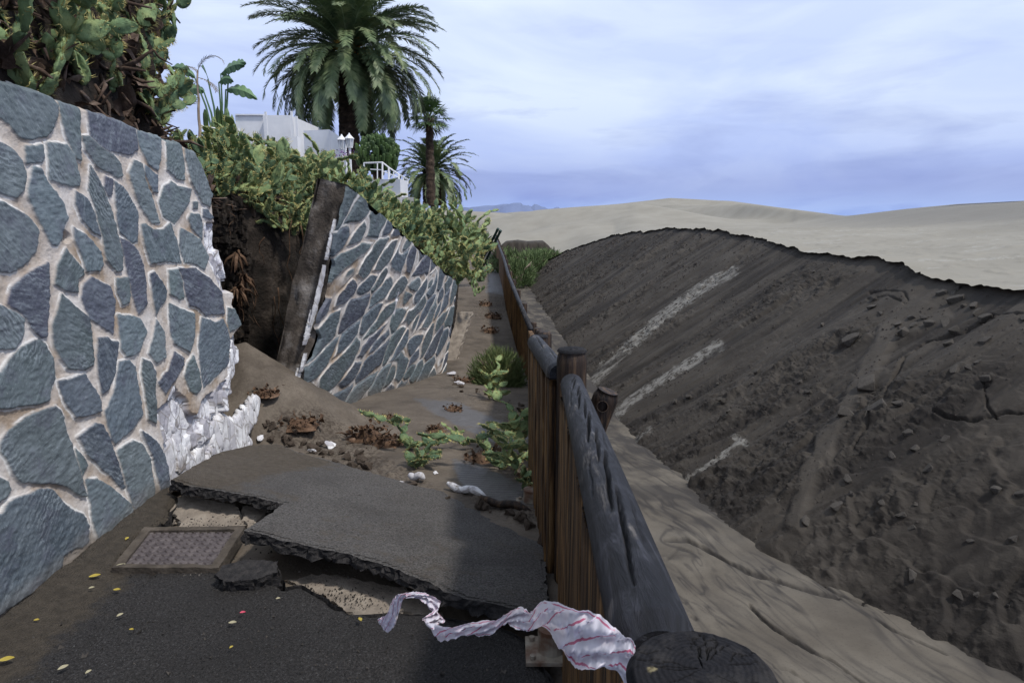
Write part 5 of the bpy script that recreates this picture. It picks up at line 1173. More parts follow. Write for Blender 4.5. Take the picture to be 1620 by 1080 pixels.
def cacti():
    near = [(40, 100, 0, 1.15, 'pale prickly pear with a broad round pad at the far left above the wall'), (88, 62, 1, 1.1, 'prickly pear with one long upright pad high on the bank'), (140, 100, 0, 1.15, 'spiny prickly pear in the middle of the bank above the slate wall'),
            (60, 130, 4, .8, 'low drooping prickly pear just above the top left of the wall'), (205, 20, 1, 1.0, 'prickly pear at the top edge of the picture'), (245, 150, 2, 1.05, 'dense dark prickly pear clump above the right part of the slate wall'),
            (190, 125, 5, 1.1, 'small prickly pear beside the dense dark clump'), (286, 160, 0, .9, 'pale prickly pear at the right end of the upper bank'), (296, 85, 2, 1.0, 'dark prickly pear on the skyline of the upper bank'), (288, 45, 3, 1.1, 'prickly pear leaning out at the top of the skyline'),
            (20, 25, 3, 1.1, 'shaded prickly pear in the top left corner'), (300, 135, 5, 1.0, 'small spiny prickly pear against the sky'), (225, 95, 6, 1.1, 'shaded prickly pear halfway up the bank'), (110, 20, 6, 1.1, 'small dark prickly pear near the top of the bank'), (165, 60, 5, .9, 'bushy little prickly pear among dead pads')]
    for px, py, k, s, lb in near: plant(k, tuple(snap(px, py + 10) + np.array((.03, -.05, -.05))), s * 1.15, lb, 'prickly pears on the upper bank', (random.uniform(-.1, .3), random.uniform(.1, .5), random.uniform(0, 6.28)))
    V_ = BANKV[75:125].reshape(-1, 3); V_ = V_[(V_[:, 1] > .6) & (V_[:, 1] < 3.5)]
    for i in range(12):
        p = V_[random.randrange(len(V_))]; plant(i % 4, tuple(p + np.array((.03, 0, -.05))), random.uniform(.95, 1.3), 'prickly pear on the bank outside the left edge of the picture', 'prickly pears beyond the left edge', (0, .4, i * 1.3))
    # the mass above the hole
    rg = random.Random(12); grp = 'prickly pears above the gap in the wall'
    for px, py, k, s in ((335, 235, 2, 1.0), (365, 225, 3, 1.1), (395, 235, 2, 1.1), (425, 225, 6, 1.3), (450, 240, 2, 1.1), (475, 230, 3, 1.1), (345, 262, 3, 1.0), (380, 262, 2, 1.0), (415, 258, 1, 1.1), (445, 268, 2, 1.0), (470, 262, 3, 1.0), (330, 215, 7, 1.2), (410, 212, 5, 1.4), (380, 212, 7, 1.2), (490, 245, 1, 1.0), (510, 250, 5, 1.2), (440, 210, 7, 1.2), (355, 285, 6, 1.0), (485, 270, 6, 1.0), (350, 205, 3, 1.0), (318, 245, 2, 1.0), (320, 270, 6, 1.0), (460, 215, 2, 1.0)):
        plant(k, under(snap(px, py + 10, r=12) + np.array((.02, -.05, -.03)), k, s * .92, random.uniform(-4, 22)), s * .92, 'green prickly pear in the overhanging clump above the earth hole', grp)
    plant(4, tuple(snap(405, 290, r=14) + np.array((.12, -.30, -.02))), 1.5, 'sprawling pale prickly pear with spiny arms hanging into the hole', None, (1.0, .5, .4)); plant(4, tuple(snap(470, 300, r=14) + np.array((.1, -.30, .02))), 1.3, 'drooping prickly pear arm next to the end of the leaning wall', None, (.8, .7, 2.0))
    # hedge spilling over the leaning wall
    seg1 = np.array([[p[0] == 1] for p in BPROF]); V = BANKV; msk = (np.repeat(seg1, V.shape[1], 1)) & (V[..., 1] > 6.7) & (V[..., 1] < 15.5); pts = V[msk]; px, py, d = proj(pts); rg2 = np.random.default_rng(3)
    pr = (d ** -1.2) * np.where(pts[:, 1] > 11.5, 1.5, 1.0); pr /= pr.sum(); done = 0; taken = []
    for i in rg2.choice(len(pts), 2500, p=pr, replace=False):
        p = pts[i]
        if any((p[0] - q[0]) ** 2 + (p[1] - q[1]) ** 2 + (p[2] - q[2]) ** 2 < .030 for q in taken): continue
        taken.append(p); kk_ = (5, 7, 3, 6, 7, 5, 2)[done % 7]; ss_ = rg2.uniform(.95, 1.45); plant(kk_, under(p + np.array((.05, -.03, -.05)), kk_, ss_, 4), ss_, 'yellow green prickly pear in the hedge spilling over the leaning wall', 'prickly pears in the hedge', (random.uniform(-.3, .3), random.uniform(0, .6), random.uniform(0, 6.28))); done += 1
        if done > 190: break
    for a, b, d_, k, s in ((748, 440, 12.6, 5, 1.7), (735, 425, 12.2, 7, 1.8), (755, 465, 12.8, 7, 1.4), (742, 400, 12.6, 5, 1.8), (728, 400, 12.0, 7, 1.6), (760, 442, 13.2, 6, 1.3), (742, 372, 13.5, 3, 1.7), (752, 390, 14.5, 7, 1.7), (736, 350, 13.5, 5, 1.6), (748, 345, 15, 7, 1.5)):
        plant(k, under(P(a, b, d_), k, s), s, 'prickly pear hanging over the far end of the leaning wall', 'prickly pears at the far end', (random.uniform(-.4, .6), random.uniform(.2, 1.0), random.uniform(0, 6.28)))
    for i in range(46):
        t = i / 45; px = 482 + 258 * t; d_ = 8.3 + 5.2 * t + rg.uniform(-.3, .3); py = np.interp(px, [480, 520, 560, 600, 650, 700, 740], [226, 248, 264, 296, 318, 326, 334]) + rg.uniform(4, 30)
        kk_ = (5, 7, 3, 6, 7, 5, 2, 1)[i % 8]; ss_ = rg.uniform(1.0, 1.5); plant(kk_, under(P(px, py, d_), kk_, ss_, rg.uniform(-6, 8)), ss_, 'yellow green prickly pear on the skyline of the hedge in front of the white walls', 'prickly pears on the hedge skyline')
    # torn off plants lying on the mud
    for px, py, k, s, lb, rt in ((645, 705, 3, 1.1, 'uprooted prickly pear lying on the mud in front of the leaning wall', (1.2, .3, .5)), (655, 735, 6, 1.1, 'flattened prickly pear pads next to the uprooted plant', (1.5, .2, 2.0)), (790, 735, 3, 1.2, 'torn prickly pear heap on the wet path beside the fence', (1.3, .1, 1.0)),
                             (815, 742, 7, 1.5, 'small prickly pear heap touching the fence boards', (1.2, .4, 3.0)), (838, 715, 7, 1.6, 'torn prickly pear leaning against the fence boards', (.4, -.5, 1.0)), (778, 628, 7, 1.7, 'fallen prickly pear below the round green shrub', (.9, .3, .2)), (838, 770, 6, 1.20, 'last torn prickly pear near the fence foot', (1.0, .3, .9)), (730, 705, 5, .6, 'short strip of prickly pear lying on the wet path', (1.4, .6, .9))):
        o = plant(k, tuple(snap(px, py, PATHV, _pp, 5) + np.array((0, 0, .03))), s, lb, None, (rt[0] * .15, rt[1] * .3, rt[2])); o.scale = (s * .95, s * .95, s * .58)
cacti()
def hollow_clods():
    rg = random.Random(17); y = _bf[:, 1]; PX, PY, D = _bp; ok = np.where((y > 4.9) & (y < 7.0) & (PX > 335) & (PX < 510) & (PY > 320) & (PY < 600))[0]; mb = MB()
    for i in RNG.choice(ok, 420):
        p = _bf[i] + np.array((.03, -.02, 0)); r = rg.uniform(.008, .03) * (1.8 if rg.random() < .1 else 1); q = [p + np.array((rg.uniform(.6, 1) * x, rg.uniform(.6, 1) * y_, rg.uniform(.5, .9) * z)) * r for x, y_, z in ((1, 1, 1), (1, -1, 1), (-1, -1, 1), (-1, 1, 1), (1, 1, -1), (1, -1, -1), (-1, -1, -1), (-1, 1, -1))]
        mb.add(q, [(0, 1, 2, 3), (4, 7, 6, 5), (0, 4, 5, 1), (1, 5, 6, 2), (2, 6, 7, 3), (3, 7, 4, 0)])
    tag(mb.build('earth_clods', M['soil']), kind='stuff')
hollow_clods()
def dead_litter():
    mb = MB(); rg = random.Random(8); V = BANKV; PX, PY, D = _bp; y = _bf[:, 1]; ok = np.where((y > 1.5) & (y < 8.2) & (PX > -1500) & (PX < 520) & (PY < 330) & (D > 1))[0]; dsp = MB()
    for i in RNG.choice(ok, 3300):
        p = _bf[i]; s_ = rg.uniform(.04, .13); pad_like = rg.random() < .55
        up = Vector((rg.gauss(.4, .7), rg.gauss(-.2, .8), rg.gauss(-.3, .6))).normalized(); nr = Vector((rg.gauss(0, 1), rg.gauss(0, 1), rg.gauss(0, 1)))
        if pad_like:
            nr = (nr - up * nr.dot(up)).normalized(); sd = up.cross(nr); q = []
            for t, w_ in ((0, .2), (.3, .8), (.65, 1), (.9, .6), (1, .15)):
                for sg in (-1, 1): q.append(Vector(p) + up * t * s_ * 1.5 + sd * sg * w_ * s_ * .45 + nr * s_ * .3 * (math.sin(t * 5 + sg) + rg.uniform(-.3, .3)))
            mb.add(q, [(0, 1, 3, 2), (2, 3, 5, 4), (4, 5, 7, 6), (6, 7, 9, 8)])
        else:
            a = Vector(p); b = a + up * s_ * 2.2; mb.tube([a, (a + b) / 2 + nr.normalized() * s_ * .4, b], [s_ * .10, s_ * .12, s_ * .05], 5)
    tag(mb.build('dead_cactus_litter', M['litter'], None, True), kind='stuff')
    mb = MB()
    for px, py, L in ((468, 350, .8), (452, 345, .95), (430, 470, .75), (440, 455, .9), (400, 440, .5), (388, 445, .5), (380, 420, .4), (360, 330, .3), (410, 380, .3), (372, 470, .4), (478, 320, .5)):
        p = snap(px, py, r=8) + np.array((.10, -.12, 0)); q = [p + np.array((rg.uniform(-.04, .04), rg.uniform(-.04, .04), -L * k / 8)) for k in range(9)]; mb.tube(q, [.007 - .0006 * k for k in range(9)], 5)
    # torn root knots hanging out of the earth face
    for px, py in ((382, 440), (375, 455), (370, 405), (500, 285), (505, 300)):
        p = snap(px, py, r=8) + np.array((.08, -.08, 0))
        for k in range(14):
            d = np.array((rg.gauss(.2, .5), rg.gauss(-.3, .5), rg.gauss(-.5, .5))); mb.tube([p, p + d * .09, p + d * .14 + np.array((0, 0, -.06))], [.022, .014, .004], 5)
    tag(mb.build('hanging_roots', M['debris'], None, True), kind='stuff')
dead_litter()

def leaflet_frond(mb, base, az, e0, L, curve, n, ll, lw, rg, vang=.5, tip=.35):
    p = Vector(base); e = e0; pts = []; h = Vector((math.cos(az), math.sin(az), 0))
    for i in range(n + 1):
        t = i / n; d = h * math.cos(e) + Vector((0, 0, 1)) * math.sin(e); pts.append((p.copy(), d)); p = p + d * (L / n); e -= curve / n * (.4 + 1.2 * t)
    sd0 = Vector((-math.sin(az), math.cos(az), 0)); mb.tube([q[0] for q in pts[::3]] + [pts[-1][0]], [.03 * (L / 3) * (1 - .8 * k / (n / 3 + 1)) for k in range(len(pts[::3]) + 1)], 4, False)
    for i in range(2, n + 1):
        t = i / n; q, d = pts[i]; up = sd0.cross(d).normalized(); up = up if up.z > 0 or abs(d.z) > .9 else -up; l_ = ll * (math.sin(math.pi * min(1, .12 + t * .80)) ** .6) * rg.uniform(.85, 1.1)
        for sg in (-1, 1):
            for rep_ in range(2):
                v = (sd0 * sg * math.cos(vang) + up * math.sin(vang) * rg.uniform(.1, 1.0) + d * rg.uniform(.55, 1.1)).normalized(); dr = Vector((0, 0, -1)) * l_ * rg.uniform(.12, .35); b = q + d * (L / n) * rep_ * .5; w_ = v.cross(up).normalized() * lw * .5
                mid = b + v * l_ * .5 + dr * .3; end = b + v * l_ + dr; mb.add([b - w_ * .6, b + w_ * .6, mid + w_, mid - w_, end], [(0, 1, 2, 3), (3, 2, 4)])
def date_palm(name, foot, heart, rtr, L, nf, label, seed, n=26, ll=.42, lw=.035, fruit=True, elo=-.62, grp=None):
    rg = random.Random(seed); foot, heart = np.array(foot), np.array(heart); f = empty(name, tuple(foot)); tag(f, label, 'palm tree', grp)
    tr = MB(); k = 44; H = heart - foot; rows = []
    for i in range(k):
        t = i / (k - 1); rows.append([(H * t)[0] + 0, (H * t)[1], (H * t)[2]])
    nt = 22; vs = []
    for i, c in enumerate(rows):
        for j in range(nt):
            a = 2 * math.pi * j / nt + (i % 2) * math.pi / nt; rr = rtr * (1.12 - .2 * i / k + (.35 * max(0, (i / k - .82) / .18))) * (1 + (.14 if (i + j) % 2 else -.06) + .05 * rg.uniform(-1, 1)); vs.append((c[0] + math.cos(a) * rr, c[1] + math.sin(a) * rr, c[2] + .03 * ((j % 2) * 2 - 1)))
    tr.add(vs, [(i * nt + j, i * nt + (j + 1) % nt, (i + 1) * nt + (j + 1) % nt, (i + 1) * nt + j) for i in range(k - 1) for j in range(nt)]); tr.build('trunk', M['trunk'], f)
    cr = MB()
    for q in range(nf):
        t = (q + .5) / nf; e0 = 1.45 - (1.45 - elo) * t ** .85 + rg.uniform(-.12, .12); az = q * 2.39996 + rg.uniform(-.25, .25); Lq = L * (rg.uniform(.86, 1.05)) * (.82 if t < .15 else 1); cv = 1.0 + .45 * rg.random() + (.15 if t > .5 else 0)
        b = H + np.array((math.cos(az) * rtr * .5, math.sin(az) * rtr * .5, .25 * (1 - t) - .35 * t)); leaflet_frond(cr, b, az, e0, Lq, cv, n, ll, lw, rg)
    cr.build('crown', M['palm'], f)
    if fruit:
        for (dx, dy, dz) in ((.38, -.62, .08), (.95, -.55, -.22), (-.2, -.6, -.1)):
            fb = MB()
            for _ in range(130):
                c = H + np.array((dx + rg.gauss(0, .11), dy + rg.gauss(0, .11), dz + rg.gauss(0, .12))); r = .026; fb.add([c + np.array(v) * r for v in ((1, 0, 0), (0, 1, 0), (-1, 0, 0), (0, -1, 0), (0, 0, 1.4), (0, 0, -1.4))], [(0, 1, 4), (1, 2, 4), (2, 3, 4), (3, 0, 4), (1, 0, 5), (2, 1, 5), (3, 2, 5), (0, 3, 5)])
            fb.build('fruit_cluster', M['fruit'], f)
    return f
date_palm('date_palm', P(553, 275, 26), P(551, 78, 26), .33, 3.7, 175, 'large date palm with a huge arching crown and orange fruit above the white walls', 1, 54, .47, .042)
date_palm('date_palm', P(684, 325, 36), P(683, 268, 36), .40, 2.35, 80, 'smaller date palm behind the slim fan palm trunk', 2, 30, .34, .055, False, -.5)
def fan_palm(foot, heart, label):
    rg = random.Random(5); foot, heart = np.array(foot), np.array(heart); H = heart - foot; f = empty('fan_palm', tuple(foot)); tag(f, label, 'palm tree')
    t = MB(); t.tube([H * (k / 30) + np.array((.02 * math.sin(k * 1.3), 0, 0)) for k in range(31)], [.20 - .05 * k / 30 + .012 * (k % 2) for k in range(31)], 14); t.build('trunk', M['trunk'], f)
    c = MB()
    for q in range(34):
        s = (q + .5) / 34; az = q * 2.39996; e = 1.35 - 2.0 * s + rg.uniform(-.15, .15); h = np.array((math.cos(az) * math.cos(e), math.sin(az) * math.cos(e), math.sin(e))); st = H + np.array((0, 0, .1)); b = st + h * rg.uniform(.40, .65); c.tube([st, b], .018, 4, False)
        sd = np.cross(h, (0, 0, 1)); sd = sd / (np.linalg.norm(sd) + 1e-6); upv = np.cross(sd, h)
        for k in range(22):
            a = -1.5 + 3.0 * k / 21; d = h * math.cos(a) + sd * math.sin(a) + upv * rg.uniform(-.12, .12); l_ = .60 * rg.uniform(.8, 1.05) * (1 - .18 * abs(a) / 1.5); w_ = np.cross(d, upv); w_ = w_ / np.linalg.norm(w_) * .026
            m_ = b + d * l_ * .6; en = b + d * l_ + np.array((0, 0, -.16 * rg.random() - .03)); c.add([b, m_ - w_, en, m_ + w_], [(0, 1, 2, 3)])
    c.build('crown', M['fan'], f)
    sk = MB()
    for q in range(46):
        az = rg.uniform(0, 6.28); z0 = rg.uniform(-.25, .1); p = H + np.array((math.cos(az) * .13, math.sin(az) * .13, z0)); sk.tube([p, p + np.array((math.cos(az) * .1, math.sin(az) * .1, .16))], [.03, .012], 5)
    sk.build('leaf_stubs', M['drystem'], f)
fan_palm(P(682, 325, 29), P(679, 192, 29), 'slim fan palm with a small tuft of green fans beside the date palm')
def thin_palm():
    b, tp = P(318, 265, 7.9), P(312, 112, 7.9); f = empty('withered_palm', tuple(b)); tag(f, 'thin withered young palm with one drooping brown frond by the rope fence', 'palm tree'); H = tp - b; rg = random.Random(3)
    m = MB(); m.tube([H * k / 10 + np.array((.006 * math.sin(k * 2), 0, 0)) for k in range(11)], [.022 - .0012 * k for k in range(11)], 8); m.build('trunk', M['drystem'], f, True)
    m = MB(); leaflet_frond(m, H * .98, .05, 1.25, .42, 2.5, 16, .10, .007, rg, .2); leaflet_frond(m, H * .97, 2.6, .9, .30, 2.2, 14, .10, .007, rg, .2); leaflet_frond(m, H * .93, -.3, -.2, .30, 1.0, 14, .10, .007, rg, .2); leaflet_frond(m, H * .88, 3.4, -.4, .30, .8, 14, .10, .007, rg, .2); m.build('dry_frond', M['dryleaf'], f)
thin_palm()
def banana():
    c = P(345, 205, 13); f = empty('bird_of_paradise', tuple(c)); tag(f, 'broad leaved bird of paradise plant with split leaves behind the rope fence', 'plant'); rg = random.Random(6)
    for (dx, dz, az, e, L) in ((-.35, .95, 2.9, .9, .55), (-.1, .9, 1.8, 1.1, .5), (.15, 1.0, .3, .75, .55), (.22, .72, -.05, .15, .62), (.1, .85, .8, .5, .45), (-.2, .7, 3.1, .4, .45), (.3, 1.05, .15, .9, .4)):
        m = MB(); st = np.array((dx * .25, 0, -.2)); p0 = np.array((dx, -.05, dz)); m.tube([st, (st + p0) / 2 + np.array((.03, 0, .05)), p0], [.022, .018, .012], 6); h = np.array((math.cos(az), -.25 * math.sin(az + 1), 0)); n = 14; pr = None
        for i in range(n + 1):
            t = i / n; ee = e - 1.0 * t; p = p0 + h * (L * t) * math.cos(e * .5) + np.array((0, 0, L * (math.sin(e) * t - .45 * t * t))); w_ = .15 * math.sin(math.pi * min(1, t * .93 + .05)) ** .7 * (1 if i % 3 else .78); sdv = np.array((-.35 * math.sin(az) , .35, .9)); sdv = sdv / np.linalg.norm(sdv)
            row = [p + sdv * w_ + np.array((0, .05, -.03)), p, p - sdv * w_ * .9 + np.array((0, .05, 0))]
            if pr is not None: m.add(pr + row, [(0, 1, 4, 3), (1, 2, 5, 4)])
            pr = row
        m.build('leaf', M['banana'], f)
    c2 = P(348, 212, 11.5); f = empty('column_cactus', tuple(c2)); tag(f, 'clump of upright yellow green column cactus stems in front of the white house', 'cactus')
    for k in range(17):
        m = MB(); x, y = rg.uniform(-.33, .30), rg.uniform(-.15, .2); h = rg.uniform(.22, .46); n = 12; vs = []; lv = 8
        for i in range(lv + 1):
            t = i / lv; r = .034 * (1 if t < .8 else max(.12, 1 - ((t - .8) / .2) ** 2)); vs += [(x + math.cos(6.2832 * j / n) * r * (1 if j % 2 else .62), y + math.sin(6.2832 * j / n) * r * (1 if j % 2 else .62), -.25 + (h + .25) * t) for j in range(n)]
        m.add(vs, [(i * n + j, i * n + (j + 1) % n, (i + 1) * n + (j + 1) % n, (i + 1) * n + j) for i in range(lv) for j in range(n)] + [tuple(lv * n + j for j in range(n))]); m.build('stem', M['euph'] if k % 3 else M['pad_light'], f)
banana()
def euphorbia():
    c = P(597, 240, 24); f = empty('candelabra_cactus', tuple(P(597, 268, 24))); tag(f, 'dome shaped dark green candelabra cactus behind the terrace', 'cactus'); o = c - P(597, 268, 24); rg = random.Random(14); m = MB()
    for k in range(560):
        z = rg.uniform(-.8, 1); a = rg.uniform(0, 6.283); rxy = math.sqrt(max(0, 1 - z * z)); p = o + np.array((math.cos(a) * rxy * .78, math.sin(a) * rxy * .78, z * .62)) * (rg.uniform(.75, 1.04)); d = np.array((math.cos(a) * rxy * .28, math.sin(a) * rxy * .28, 1)); L = rg.uniform(.18, .32); n = 6
        d = d / np.linalg.norm(d); b = p - d * L; m.tube([b, b + d * L * .55, p - d * .02, p + d * .015], [.045, .055, .050, .018], n)
    m.build('stems', M['euph'], f); t = MB(); t.tube([(0, 0, -.6), (0, 0, .2)], [.14, .2], 10); t.build('trunk', M['trunk'], f)
euphorbia()
def blade_bush(name, c, rx, rz, n, bw, ln, m, label, cat, seed, grp=None, stem=None):
    rg = random.Random(seed); f = empty(name, tuple(c)); tag(f, label, cat, grp); mb = MB()
    for k in range(n):
        a = rg.uniform(0, 6.283); z = rg.uniform(-.05, 1); q = math.sqrt(max(0, 1 - z * z)); rr = rg.uniform(.45, 1.0) ** .6 * (1 + .22 * mnoise.noise(Vector((math.cos(a) * 1.8 + seed, math.sin(a) * 1.8, z * 2)))); p = Vector((math.cos(a) * q * rx * rr, math.sin(a) * q * rx * rr, z * rz * rr)); d = (p * .8 + Vector((rg.gauss(0, .35), rg.gauss(0, .35), rg.uniform(.2, 1.1))) * rx).normalized(); L = ln * rg.uniform(.5, 1.2); w_ = d.cross(Vector((rg.gauss(0, 1), rg.gauss(0, 1), rg.gauss(0, 1)))).normalized() * bw; b = p - d * L * .6
        mb.add([b - w_, b + w_, b + d * L * .6 + w_ * .8 + Vector((0, 0, -.02 * L)), b + d * L + Vector((0, 0, -.12 * L))], [(0, 1, 2), (0, 2, 3)])
    mb.build('foliage', m, f); s = MB()
    for k in range(12):
        a = rg.uniform(0, 6.28); s.tube([(0, 0, -.08), (math.cos(a) * rx * .3, math.sin(a) * rx * .3, rz * .35), (math.cos(a) * rx * .7, math.sin(a) * rx * .7, rz * .7)], [.012 * rx * 3, .008 * rx * 3, .004 * rx * 3], 5)
    s.build('stems', stem or M['drystem'], f); return f
bp = snap(788, 606, PATHV, _pp, 5)
blade_bush('green_shrub', tuple(bp + np.array((0, .25, -.02))), .44, .56, 5200, .0045, .17, M['grass'], 'round wispy green shrub growing through the path against the fence', 'shrub', 21)
for i, (px, py, d, rx, rz, lb) in enumerate(((815, 447, 30, 1.0, 1.15, 'bushy green shrub just right of the far board fence'), (840, 432, 33, 1.15, 1.15, 'bright green shrub in the middle of the far thicket'), (866, 415, 36, .9, .75, 'low green shrub at the foot of the dune end'), (800, 425, 36, 1.1, 1.2, 'tall shrub at the left of the far thicket'), (853, 425, 37, 1.3, 1.2, 'rear shrub of the far thicket'))):
    q = P(px, py, d); blade_bush('green_shrub', (q[0], q[1], min(q[2], -.9) if i < 2 else q[2]), rx, rz, 1500, .022, .38, M['bush'], lb, 'shrub', 30 + i, 'shrubs beyond the board fence')
for i, (px, py, d, rx, rz, lb) in enumerate(((763, 395, 24, .42, .55, 'dark shrub at the left edge of the far path'), (786, 428, 30, .45, .55, 'small round shrub standing on the far path'), (754, 385, 20, .5, .5, 'dry shrub at the end of the cactus hedge'))):
    blade_bush('path_shrub', tuple(P(px, py, d)), rx, rz, 700, .014, .22, M['bush'], lb, 'shrub', 40 + i, 'small shrubs along the far path')

# ================================================================== HOUSES AND FITTINGS
def bx(mb, p0, p1, z0, z1, dep):
    """upright block whose front runs from p0 to p1 (x, y), going back by dep"""
    p0, p1 = np.array(p0[:2]), np.array(p1[:2]); d = p1 - p0; n = np.array((-d[1], d[0])) / np.linalg.norm(d); q = [p0, p1, p1 + n * dep, p0 + n * dep]
    mb.add([(*a, z0) for a in q] + [(*a, z1) for a in q], [(0, 1, 5, 4), (1, 2, 6, 5), (2, 3, 7, 6), (3, 0, 4, 7), (4, 5, 6, 7), (3, 2, 1, 0)])
def houses():
    D = 21; a, b, c = P(372, 183, D), P(420, 181, D), P(463, 183, D); f = empty('white_house', (a[0], a[1], 2.0)); tag(f, 'low white flat roofed house with stepped walls behind the column cactus', 'house'); inv = np.array((a[0], a[1], 2.0))
    m = MB(); bx(m, a - inv, b - inv, -.4, a[2] - 2.0, 3.0); m.build('wall', M['white'], f); m = MB(); bx(m, b - inv + np.array((.004, -.25, 0)), c - inv + np.array((0, -.25, 0)), -.4, b[2] - 2.06, 3.0); m.build('wall', M['white'], f)
    m = MB(); bx(m, a - inv + np.array((.02, -.05, 0)), b - inv + np.array((-.03, -.05, 0)), a[2] - 2.0, a[2] - 1.96, 3.1); m.build('roof_edge', M['white'], f)
    for px, t, w_ in ((420, 177, 3), (461, 176, 3), (469, 184, 3)):
        p = P(px, t, D - .6); m = MB(); m.box((p[0] - inv[0], p[1] - inv[1], (p[2] - 2.0) / 2), (.06, .06, p[2] - 2.0)); m.build('post', M['white'], f)
    D = 17.5; pts = [P(480, 207, D + 1.5), P(521, 205, D + 1.2), P(546, 222, D)]; base = np.array((pts[0][0], pts[0][1], 1.6)); f = empty('garden_wall', tuple(base)); tag(f, 'stepped white garden wall in front of the palm trunk', 'wall')
    m = MB()
    for p, q in ((pts[0], pts[1]), (pts[1], pts[2])):
        p_, q_ = p - base, q - base; th = np.array((-.05, .35, 0)); m.add([(p_[0], p_[1], 0), (q_[0], q_[1], 0), (q_[0], q_[1], q_[2]), (p_[0], p_[1], p_[2])] + [tuple(np.array(v) + th) for v in ((p_[0], p_[1], 0), (q_[0], q_[1], 0), (q_[0], q_[1], q_[2]), (p_[0], p_[1], p_[2]))], [(0, 1, 2, 3), (1, 5, 6, 2), (5, 4, 7, 6), (4, 0, 3, 7), (3, 2, 6, 7)])
    m.build('wall_face', M['white'], f); e = P(468, 208, D + 1) - base; m = MB(); m.box((e[0] - .15, e[1], e[2] / 2 - .1), (.45, .3, e[2] - .1)); m.build('end_pier', M['white'], f)
    # terrace with railing
    D = 16; A, B_, Cc = P(596, 284, D + .3), P(633, 282, D), P(645, 284, D + 1.2); bot = P(646, 322, D)[2]; base = np.array((A[0], A[1], bot)); f = empty('white_terrace', tuple(base)); tag(f, 'white terrace block with thin white railings above the cactus hedge', 'terrace')
    m = MB(); q = [A, B_, Cc, Cc + np.array((-1.2, 1.6, 0)), A + np.array((-.6, 1.6, 0))]; tp = A[2]; n = 5
    m.add([tuple(np.array((v[0], v[1], bot - .3)) - base) for v in q] + [tuple(np.array((v[0], v[1], tp)) - base) for v in q], [(i, (i + 1) % n, n + (i + 1) % n, n + i) for i in range(n)] + [tuple(range(n, 2 * n)), tuple(range(n))[::-1]]); m.build('terrace_wall', M['white'], f)
    gl = B_ + (Cc - B_) * .02; m = MB(); bx(m, P(628, 308, D - .05) - base, P(647, 318, D - .05) - base + np.array((0, .8, 0)), -.2, .16, .1); m.build('plinth', M['grey'], f)
    def bar(p, q, r, nm='rail'): m = MB(); m.tube([np.array(p) - base, np.array(q) - base], r, 6); m.build(nm, M['white'], f)
    tops = [P(576, 258, D + .6), P(605, 257, D + .2), P(615, 265, D + .2), P(631, 276, D + .2), P(645, 284, D + 1.2)]; bots = [P(576, 282, D + .6), P(605, 284, D + .2), P(615, 286, D + .2), P(631, 286, D + .2), P(645, 292, D + 1.2)]
    for i in range(4): bar(tops[i], tops[i + 1], .018)
    for i in range(5): bar(tops[i], bots[i], .022, 'railing_post')
    bar(P(597, 257, D + .4), P(597, 284, D + .4), .014, 'railing_post'); bar(P(586, 268, D + .4), P(606, 269, D + .2), .012); bar(P(623, 271, D + .2), P(623, 285, D + .2), .012, 'railing_post'); bar(P(638, 280, D + .7), P(638, 288, D + .7), .014, 'railing_post'); bar((tops[1] + bots[1]) / 2, (tops[3] + bots[3]) / 2, .012)
    # lanterns
    for px, py, lb in ((541, 228, 'left of the two white lanterns beside the palm trunk'), (553, 226, 'right of the two white lanterns beside the palm trunk')):
        D = 16.6; p = P(px, py, D); f = empty('lantern', (p[0], p[1], p[2] - 1.0)); tag(f, lb, 'lantern', 'white garden lanterns'); m = MB(); m.tube([(0, 0, -.2), (0, 0, .9)], .03, 8); m.build('post', M['white'], f)
        h = MB()
        for i in range(6):
            a = 6.2832 * i / 6; h.tube([(math.cos(a) * .07, math.sin(a) * .07, .9), (math.cos(a) * .095, math.sin(a) * .095, 1.09)], .009, 4)
        h.tube([(0, 0, .88), (0, 0, .90)], .075, 6); h.tube([(0, 0, 1.09), (0, 0, 1.105), (0, 0, 1.19), (0, 0, 1.23)], [.12, .115, .03, .012], 6); h.build('lamp_head', M['white'], f); g = MB(); g.tube([(0, 0, .905), (0, 0, 1.085)], [.062, .084], 6); g.build('glass', M['glass'], f)
    # rope fence
    a, b = P(316, 197, 8.2), P(378, 210, 13.0); f = empty('rope_fence', tuple(a)); tag(f, 'white rope rail running past the thin withered palm', 'rope fence'); m = MB(); m.tube([(b - a) * t + np.array((0, 0, -.10 * math.sin(math.pi * t))) for t in np.linspace(0, 1, 14)], .014, 6); m.build('rope', M['white'], f); m = MB(); a2 = P(316, 201, 8.2) - a; b2 = P(340, 203, 9.6) - a; m.tube([a2, b2], .012, 6); m.build('rope', M['white'], f); m = MB(); q = P(377, 203, 13.0) - a; m.tube([q + np.array((0, 0, -.6)), q], .022, 8); m.build('post', M['white'], f)
    # purple flowers at the foot of the garden wall
    rg = random.Random(2); m = MB(); c = P(543, 243, 15.2)
    for _ in range(110):
        v = np.array((rg.gauss(0, .13), rg.gauss(0, .1), rg.gauss(0, .05))); r = .02; m.add([v + np.array((rg.uniform(-1, 1), rg.uniform(-1, 1), rg.uniform(-1, 1))) * r * 1.5 for _ in range(3)], [(0, 1, 2)])
    o = m.build('flower_bush', M['purple']); o.location = c; tag(o, 'patch of purple flowers at the foot of the white garden wall', 'flowers')
